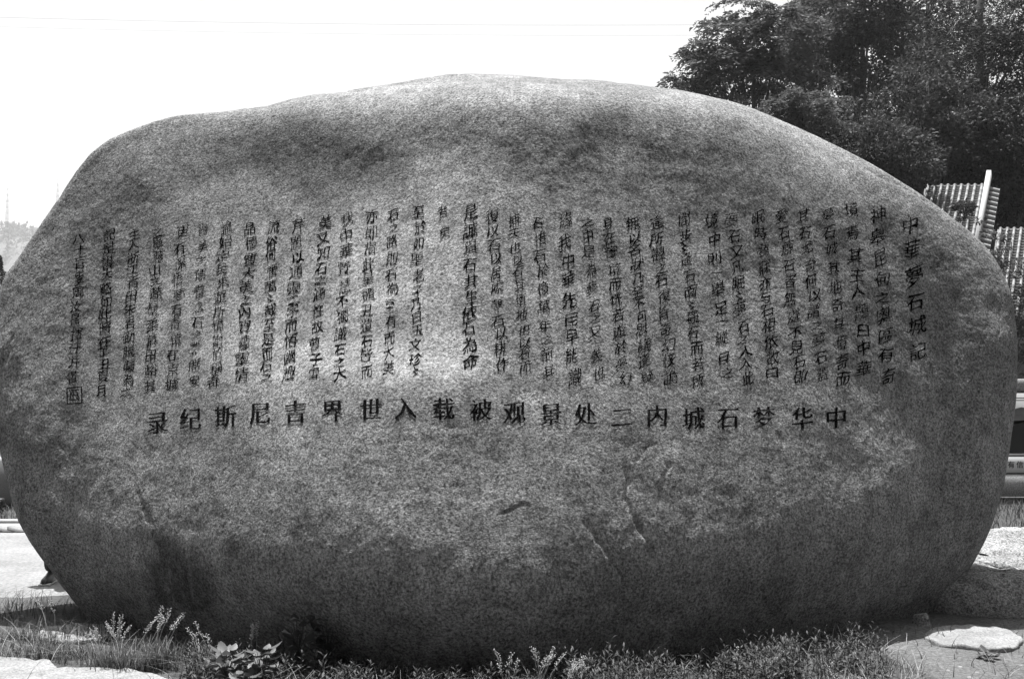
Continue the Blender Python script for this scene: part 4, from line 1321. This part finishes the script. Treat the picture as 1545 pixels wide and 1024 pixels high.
# leafy ground cover: upright stems with narrow leaves
def stem_plant(mb, x, y, z, h, nl, leaf, lean=.15, wd=.26):
    a = random.uniform(0, 6.28); lean = lean * random.uniform(.3, 2.2)
    lx_, ly_ = math.cos(a) * lean * h, math.sin(a) * lean * h
    pts = [(x + lx_ * t * t, y + ly_ * t * t, z + h * t) for t in (0, .35, .7, 1)]
    mb.tube(pts, [.0022, .002, .0015, .001], 3, cap=False)
    for k in range(nl):
        t = .18 + .82 * k / max(nl - 1, 1)
        cx_, cy_, cz_ = x + lx_ * t * t, y + ly_ * t * t, z + h * t
        az = k * 2.4 + a; el = .25 + .7 * t + random.uniform(-.2, .2)
        L_ = leaf * (1.15 - .5 * t) * random.uniform(.8, 1.2)
        d = Vector((math.cos(az) * math.cos(el), math.sin(az) * math.cos(el), math.sin(el)))
        s = Vector((-math.sin(az), math.cos(az), 0)); n_ = d.cross(s)
        c = Vector((cx_, cy_, cz_)); w_ = L_ * wd * .5
        dr = Vector((0, 0, -L_ * .22))
        V = [c, c + d * L_ * .4 + s * w_ + n_ * (-.02 * L_), c + d * L_ * .4 - n_ * (.0), c + d * L_ * .4 - s * w_, c + d * L_ + dr, ]
        V[2] = c + d * L_ * .45 + n_ * L_ * .06
        mb.add([tuple(v) for v in V], [(0, 1, 2), (0, 2, 3), (1, 4, 2), (2, 4, 3)])
mb = MB()
for k in range(2300):
    px = random.uniform(290, 1330); Yg = random.uniform(5.15, 6.1)
    if px > 1200 and random.random() < .5: continue
    if 325 < px < 425 and Yg < 5.75: continue
    x = (px - CX) / FPX * Yg
    hh = random.uniform(.08, .20) * (.8 + 1.1 * max(0, fbm(np.array([[x * .9, Yg * .9, 3]]), 2)[0] * 2.2))
    if fbm(np.array([[x * 1.2, Yg * 1.2, 8]]), 2)[0] < -.24 or fbm(np.array([[x * 3.1, Yg * 3.1, 21]]), 2)[0] < -.10: continue
    stem_plant(mb, x, Yg, float(gz_near([x], [Yg])[0]) - .004, hh, random.randint(9, 15), random.uniform(.040, .070))
tag(mb.build('ground_cover', M_weed), 'mass of small leafy weeds with narrow leaves in front of the boulder', 'weeds', kind='stuff')

# grass tufts with seed heads
def seed_tuft(x, y, nbl, hmax, nst, hst, label, spread=.10, lean=None):
    z = float(gz_near([x], [y])[0])
    root = empty('seed_grass', (x, y, z), label, 'grass tuft', 'seeding grass tufts')
    n = nbl
    P = np.stack([rng.normal(size=n) * spread * .5, rng.normal(size=n) * spread * .35, np.zeros(n) - .004], 1)
    V, F = blades(P, rng.uniform(.45, 1, n) * hmax, rng.uniform(.003, .006, n), rng.uniform(.15, 1.0, n), rng.uniform(0, 6.28, n), seg=4)
    obj('blades', np_mesh('blades', V, F, M_tuft), root)
    for k in range(nst):
        a = random.uniform(-.5, .5) if lean is None else lean[k % len(lean)]
        h = hst * random.uniform(.75, 1.0)
        bx_, by_ = random.uniform(-1, 1) * spread * .5, random.uniform(-1, 1) * spread * .3
        ms = MB(); pts = [Vector((bx_ + a * h * t * t, by_ + .1 * h * t * t * random.uniform(-1, 1), h * t)) for t in np.linspace(0, 1, 7)]
        ms.tube(pts, [.0016] * 5 + [.0012, .0008], 4, cap=False)
        st = ms.build('stem', M_straw, root)
        mh = MB()
        for j in range(34):                                  # spikelets
            t = .72 + .28 * j / 33
            i = min(int(t * 6), 5); f = t * 6 - i
            c = pts[i].lerp(pts[i + 1], f)
            az = random.uniform(0, 6.28); L_ = random.uniform(.008, .014)
            d = (Vector((math.cos(az), math.sin(az), random.uniform(.3, 1.3)))).normalized()
            c2 = c + d * random.uniform(0, .014) * (1.6 - t)
            s_ = d.cross(Vector((0, 0, 1))).normalized() * L_ * .2; u_ = d.cross(s_).normalized() * L_ * .2
            V = [c2, c2 + d * L_ * .5 + s_, c2 + d * L_ * .5 + u_, c2 + d * L_ * .5 - s_, c2 + d * L_ * .5 - u_, c2 + d * L_]
            mh.add([tuple(v) for v in V], [(0,1,2),(0,2,3),(0,3,4),(0,4,1),(5,2,1),(5,3,2),(5,4,3),(5,1,4)])
        mh.build('seed_head', M_straw, st)
def spot(px, Y): return (px - CX) / FPX * Y, Y
ST = [
 (200, 5.90, 330, .25, 9, .36, 'large seeding grass tuft beside the bottom left flagstones', .16, [-.35, .35, .1, -.1, .5]),
 (250, 5.95, 170, .22, 6, .38, 'tall seed heads right of the large left tuft', .10, [.1, .25, .4]),
 (165, 6.0, 140, .18, 3, .30, 'pair of seed stems at the left foot of the boulder', .08, [-.2, -.35]),
 (322, 5.75, 170, .20, 4, .34, 'arching seed stems left of the pale broadleaf plant', .10, [-.2, -.3]),
 (385, 5.9, 90, .17, 3, .34, 'single upright seed head above the pale broadleaf plant', .06, [.0]),
 (765, 5.4, 80, .12, 4, .26, 'short seed stems low in the middle of the weed bed', .06, [-.2, .2]),
 (815, 5.45, 110, .15, 7, .27, 'group of seed heads leaning right in the middle of the weeds', .08, [.3, .45, -.15]),
 (850, 5.35, 120, .14, 8, .25, 'bright bending seed heads in the centre foreground', .08, [.5, .6, .35, .2]),
 (1107, 5.5, 40, .12, 2, .26, 'single bright seed head right of centre in the foreground', .05, [.0]),
 (1145, 5.45, 40, .12, 3, .24, 'forked bright seed heads near the right foot of the weed bed', .05, [.4, -.3]),
 (1240, 5.5, 30, .08, 2, .20, 'small pale seed head left of the bare dirt', .05, [.2]),
 (1270, 5.3, 30, .08, 2, .18, 'low drooping seed heads at the bottom edge before the bare dirt', .05, [-.6, .6]),
 (88, 6.6, 40, .14, 2, .36, 'tall thin seed stem before the plaza left of the boulder', .08, [-.35, -.1]),
 (1503, 8.9, 6, .06, 1, .28, 'tiny seed stem standing before the right kerb', .04, [.2]),
]
for px, Y, nb, hm, ns, hs, lab, sp, ln in ST:
    x, y = spot(px, Y)
    seed_tuft(x, y, nb, hm, ns, hs, lab, sp, ln)

# broad-leaved plants
def broad_plant(x, y, h, n, leaf, m, label, toothed=True):
    z = float(gz_near([x], [y])[0])
    root = empty('broadleaf_weed', (x, y, z), label, 'weed', 'broad-leaved weeds')
    ms = MB()
    for k in range(n):
        az = k * 2.4 + random.uniform(-.3, .3); t = .35 + .65 * (k + .5) / n
        hh = h * t
        L0 = leaf * (1.25 - .5 * t) * 1.1
        p0 = Vector((math.cos(az) * .01, math.sin(az) * .01, hh * .55)); p1 = Vector((math.cos(az) * L0 * .9, math.sin(az) * L0 * .9, hh))
        ms.tube([Vector((0, 0, 0)), p0, p1], [.003, .0025, .0015], 4, cap=False)
        d = Vector((math.cos(az), math.sin(az), random.uniform(-.1, .75))).normalized(); s = Vector((-math.sin(az), math.cos(az), 0)); nn = s.cross(d)
        L_ = leaf * random.uniform(.8, 1.25) * 1.5
        V = []; K = 9
        for j in range(K + 1):
            q = j / K
            wv = L_ * .36 * math.sin(math.pi * min(q * .93 + .05, 1)) ** .75 * (1 + (.16 if (j % 2 and toothed) else 0))
            mid = p1 + d * (L_ * q) + nn * (-.18 * L_ * q * q)
            V += [mid - s * wv + nn * wv * .22, mid, mid + s * wv + nn * wv * .22]
        F = []
        for j in range(K):
            a = j * 3; F += [(a, a + 1, a + 4, a + 3), (a + 1, a + 2, a + 5, a + 4)]
        ml = MB(); ml.add([tuple(v) for v in V], F); ml.build('leaf', m, root, smooth=True)
    ms.build('stem', M_weed, root)
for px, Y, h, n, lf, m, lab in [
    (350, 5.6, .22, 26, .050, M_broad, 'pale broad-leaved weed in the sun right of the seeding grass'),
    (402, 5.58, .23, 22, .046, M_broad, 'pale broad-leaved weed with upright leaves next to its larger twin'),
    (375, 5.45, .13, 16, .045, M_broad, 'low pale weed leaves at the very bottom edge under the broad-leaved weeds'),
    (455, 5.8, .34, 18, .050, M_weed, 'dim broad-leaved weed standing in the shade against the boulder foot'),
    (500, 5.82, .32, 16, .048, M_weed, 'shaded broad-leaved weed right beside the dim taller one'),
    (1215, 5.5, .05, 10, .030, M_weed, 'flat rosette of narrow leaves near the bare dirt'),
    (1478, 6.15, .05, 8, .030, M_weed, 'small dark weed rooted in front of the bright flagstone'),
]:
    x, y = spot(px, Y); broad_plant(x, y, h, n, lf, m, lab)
# long arching dark blades at the right foot
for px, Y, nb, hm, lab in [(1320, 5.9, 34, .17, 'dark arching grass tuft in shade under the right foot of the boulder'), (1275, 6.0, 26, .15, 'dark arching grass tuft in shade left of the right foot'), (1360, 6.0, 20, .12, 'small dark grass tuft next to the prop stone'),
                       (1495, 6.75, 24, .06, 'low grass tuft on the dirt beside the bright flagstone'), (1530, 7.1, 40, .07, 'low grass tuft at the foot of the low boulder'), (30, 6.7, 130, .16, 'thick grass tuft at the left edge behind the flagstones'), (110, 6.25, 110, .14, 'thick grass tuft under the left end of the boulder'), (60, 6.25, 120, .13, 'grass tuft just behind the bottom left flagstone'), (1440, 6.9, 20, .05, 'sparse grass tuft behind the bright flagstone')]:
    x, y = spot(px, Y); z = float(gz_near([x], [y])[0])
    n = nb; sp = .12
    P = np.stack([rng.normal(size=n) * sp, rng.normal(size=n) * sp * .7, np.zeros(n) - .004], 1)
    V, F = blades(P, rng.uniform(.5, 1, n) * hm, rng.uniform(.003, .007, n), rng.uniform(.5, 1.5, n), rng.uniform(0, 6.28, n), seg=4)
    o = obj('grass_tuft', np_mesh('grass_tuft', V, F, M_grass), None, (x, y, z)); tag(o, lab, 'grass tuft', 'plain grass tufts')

# ------------------------------------------------------------------ PERSON behind the left end of the boulder
def person():
    x, y = ground_at(66, 878, .03).x, ground_at(66, 878, .03).y
    root = empty('person', (x + .17, y + .05, .03), 'person in dark trousers standing behind the boulder, only the shoes in view', 'person', rz=.25)
    def skin(name, pts, edges, rads, m, parent, sub=2):
        me = bpy.data.meshes.new(name); me.from_pydata(pts, edges, [])
        o = obj(name, me, parent); me.materials.append(m)
        md = o.modifiers.new('skin', 'SKIN')
        for v, r in zip(me.skin_vertices[0].data, rads): v.radius = (r, r) if not isinstance(r, tuple) else r
        me.skin_vertices[0].data[0].use_root = True
        sb = o.modifiers.new('s', 'SUBSURF'); sb.levels = sub; sb.render_levels = sub
        md.use_smooth_shade = True
        return o
    # body: pelvis root
    pts = [(0,0,.93),(0,.01,1.12),(0,.02,1.32),(0,.01,1.44),(0,-.01,1.52),(0,-.03,1.62),
           (-.10,0,.86),(-.115,-.01,.48),(-.12,.02,.09),(.10,0,.86),(.125,-.02,.48),(.14,.01,.09),
           (-.17,.01,1.40),(-.23,.03,1.12),(-.24,-.04,.87),(.17,.01,1.40),(.23,.03,1.12),(.24,-.04,.87),(0,-.035,1.70)]
    ed = [(0,1),(1,2),(2,3),(3,4),(4,5),(5,18),(0,6),(6,7),(7,8),(0,9),(9,10),(10,11),(3,12),(12,13),(13,14),(3,15),(15,16),(16,17)]
    rd = [(.15,.11),(.13,.10),(.16,.11),(.13,.08),.052,(.078,.095),.085,.06,.045,.085,.06,.045,.055,.042,.032,.055,.042,.032,(.055,.07)]
    body = skin('body', pts, ed, rd, M_skin, root)
    # clothes as slightly larger skins over the body
    skin('trousers', [(0,0,.95),(-.10,0,.86),(-.115,-.01,.48),(-.12,.02,.07),(.10,0,.86),(.125,-.02,.48),(.14,.01,.07)], [(0,1),(1,2),(2,3),(0,4),(4,5),(5,6)],
         [(.165,.125),.105,.082,.068,.105,.082,.068], M_trouser, root)
    skin('shirt', [(0,0,.93),(0,.01,1.12),(0,.02,1.32),(0,.01,1.43),(-.17,.01,1.40),(-.22,.03,1.20),(.17,.01,1.40),(.22,.03,1.20)], [(0,1),(1,2),(2,3),(3,4),(4,5),(3,6),(6,7)],
         [(.17,.13),(.15,.115),(.175,.125),(.12,.085),.075,.065,.075,.065], M_shirt, root)
    skin('hair', [(0,-.015,1.72),(0,.0,1.66)], [(0,1)], [(.072,.085),(.085,.095)], M_hair, root)
    for s, fx, rz in ((-1, -.12, -.1), (1, .14, .9)):
        sh = MB(); V = []
        K = 12
        for j, (yy, wv, hv) in enumerate([(.08,.030,.06),(.06,.040,.09),(.0,.042,.095),(-.07,.045,.065),(-.14,.047,.05),(-.185,.034,.04),(-.20,.015,.03)]):
            for k in range(K):
                a = 2 * math.pi * k / K
                V.append((math.cos(a) * wv, yy, .018 + max(math.sin(a), -.1) * hv))
        F = [(j * K + k, j * K + (k + 1) % K, (j + 1) * K + (k + 1) % K, (j + 1) * K + k) for j in range(6) for k in range(K)] + [tuple(range(K)), tuple(range(6 * K, 7 * K))]
        sh.add(V, F)
        so_ = sh.build('shoe', M_shoe, root, smooth=True, loc=(fx, .0, 0)); so_.rotation_euler = (0, 0, rz)
        sm = MB(); sm.box((0, -.06, .009), (.092, .28, .018), bev=.006); sm.build('sole', M_sole, so_)
    for s in (-1, 1):
        hm = MB(); hx_, hy_, hz_ = s * .24, -.05, .86
        hm.tube([(hx_, hy_, hz_ + .03), (hx_, hy_ - .01, hz_ - .02), (hx_, hy_ - .015, hz_ - .07)], [.026, .038, .034], 8)
        for f in range(4):
            o_ = (f - 1.5) * .018; L_ = (.065, .078, .072, .055)[f]
            hm.tube([(hx_ + .0, hy_ - .015 + o_, hz_ - .06), (hx_ - s * .006, hy_ - .02 + o_, hz_ - .06 - L_ * .55), (hx_ - s * .022, hy_ - .02 + o_, hz_ - .06 - L_)], [.0095, .009, .007], 6)
        hm.tube([(hx_, hy_ - .03, hz_ - .005), (hx_ - s * .006, hy_ - .062, hz_ - .035), (hx_ - s * .012, hy_ - .068, hz_ - .065)], [.013, .011, .008], 6)
        hm.build('hand', M_skin, root, smooth=True)
person()

# ------------------------------------------------------------------ HAZE
hz = MB(); hz.box((-300, 870, 145), (3600, 1980, 296))
ho = hz.build('haze', None)
mh = bpy.data.materials.new('haze_air'); mh.use_nodes = True
N = mh.node_tree.nodes; N.remove(N['Principled BSDF'])
pv = N.new('ShaderNodeVolumePrincipled'); pv.inputs['Color'].default_value = (.95, .95, .95, 1); pv.inputs['Density'].default_value = .00025
pv.inputs['Anisotropy'].default_value = .3
mh.node_tree.links.new(pv.outputs[0], N['Material Output'].inputs['Volume'])
ho.data.materials.append(mh)
tag(ho, 'thin summer haze over the whole place', 'haze', kind='stuff')
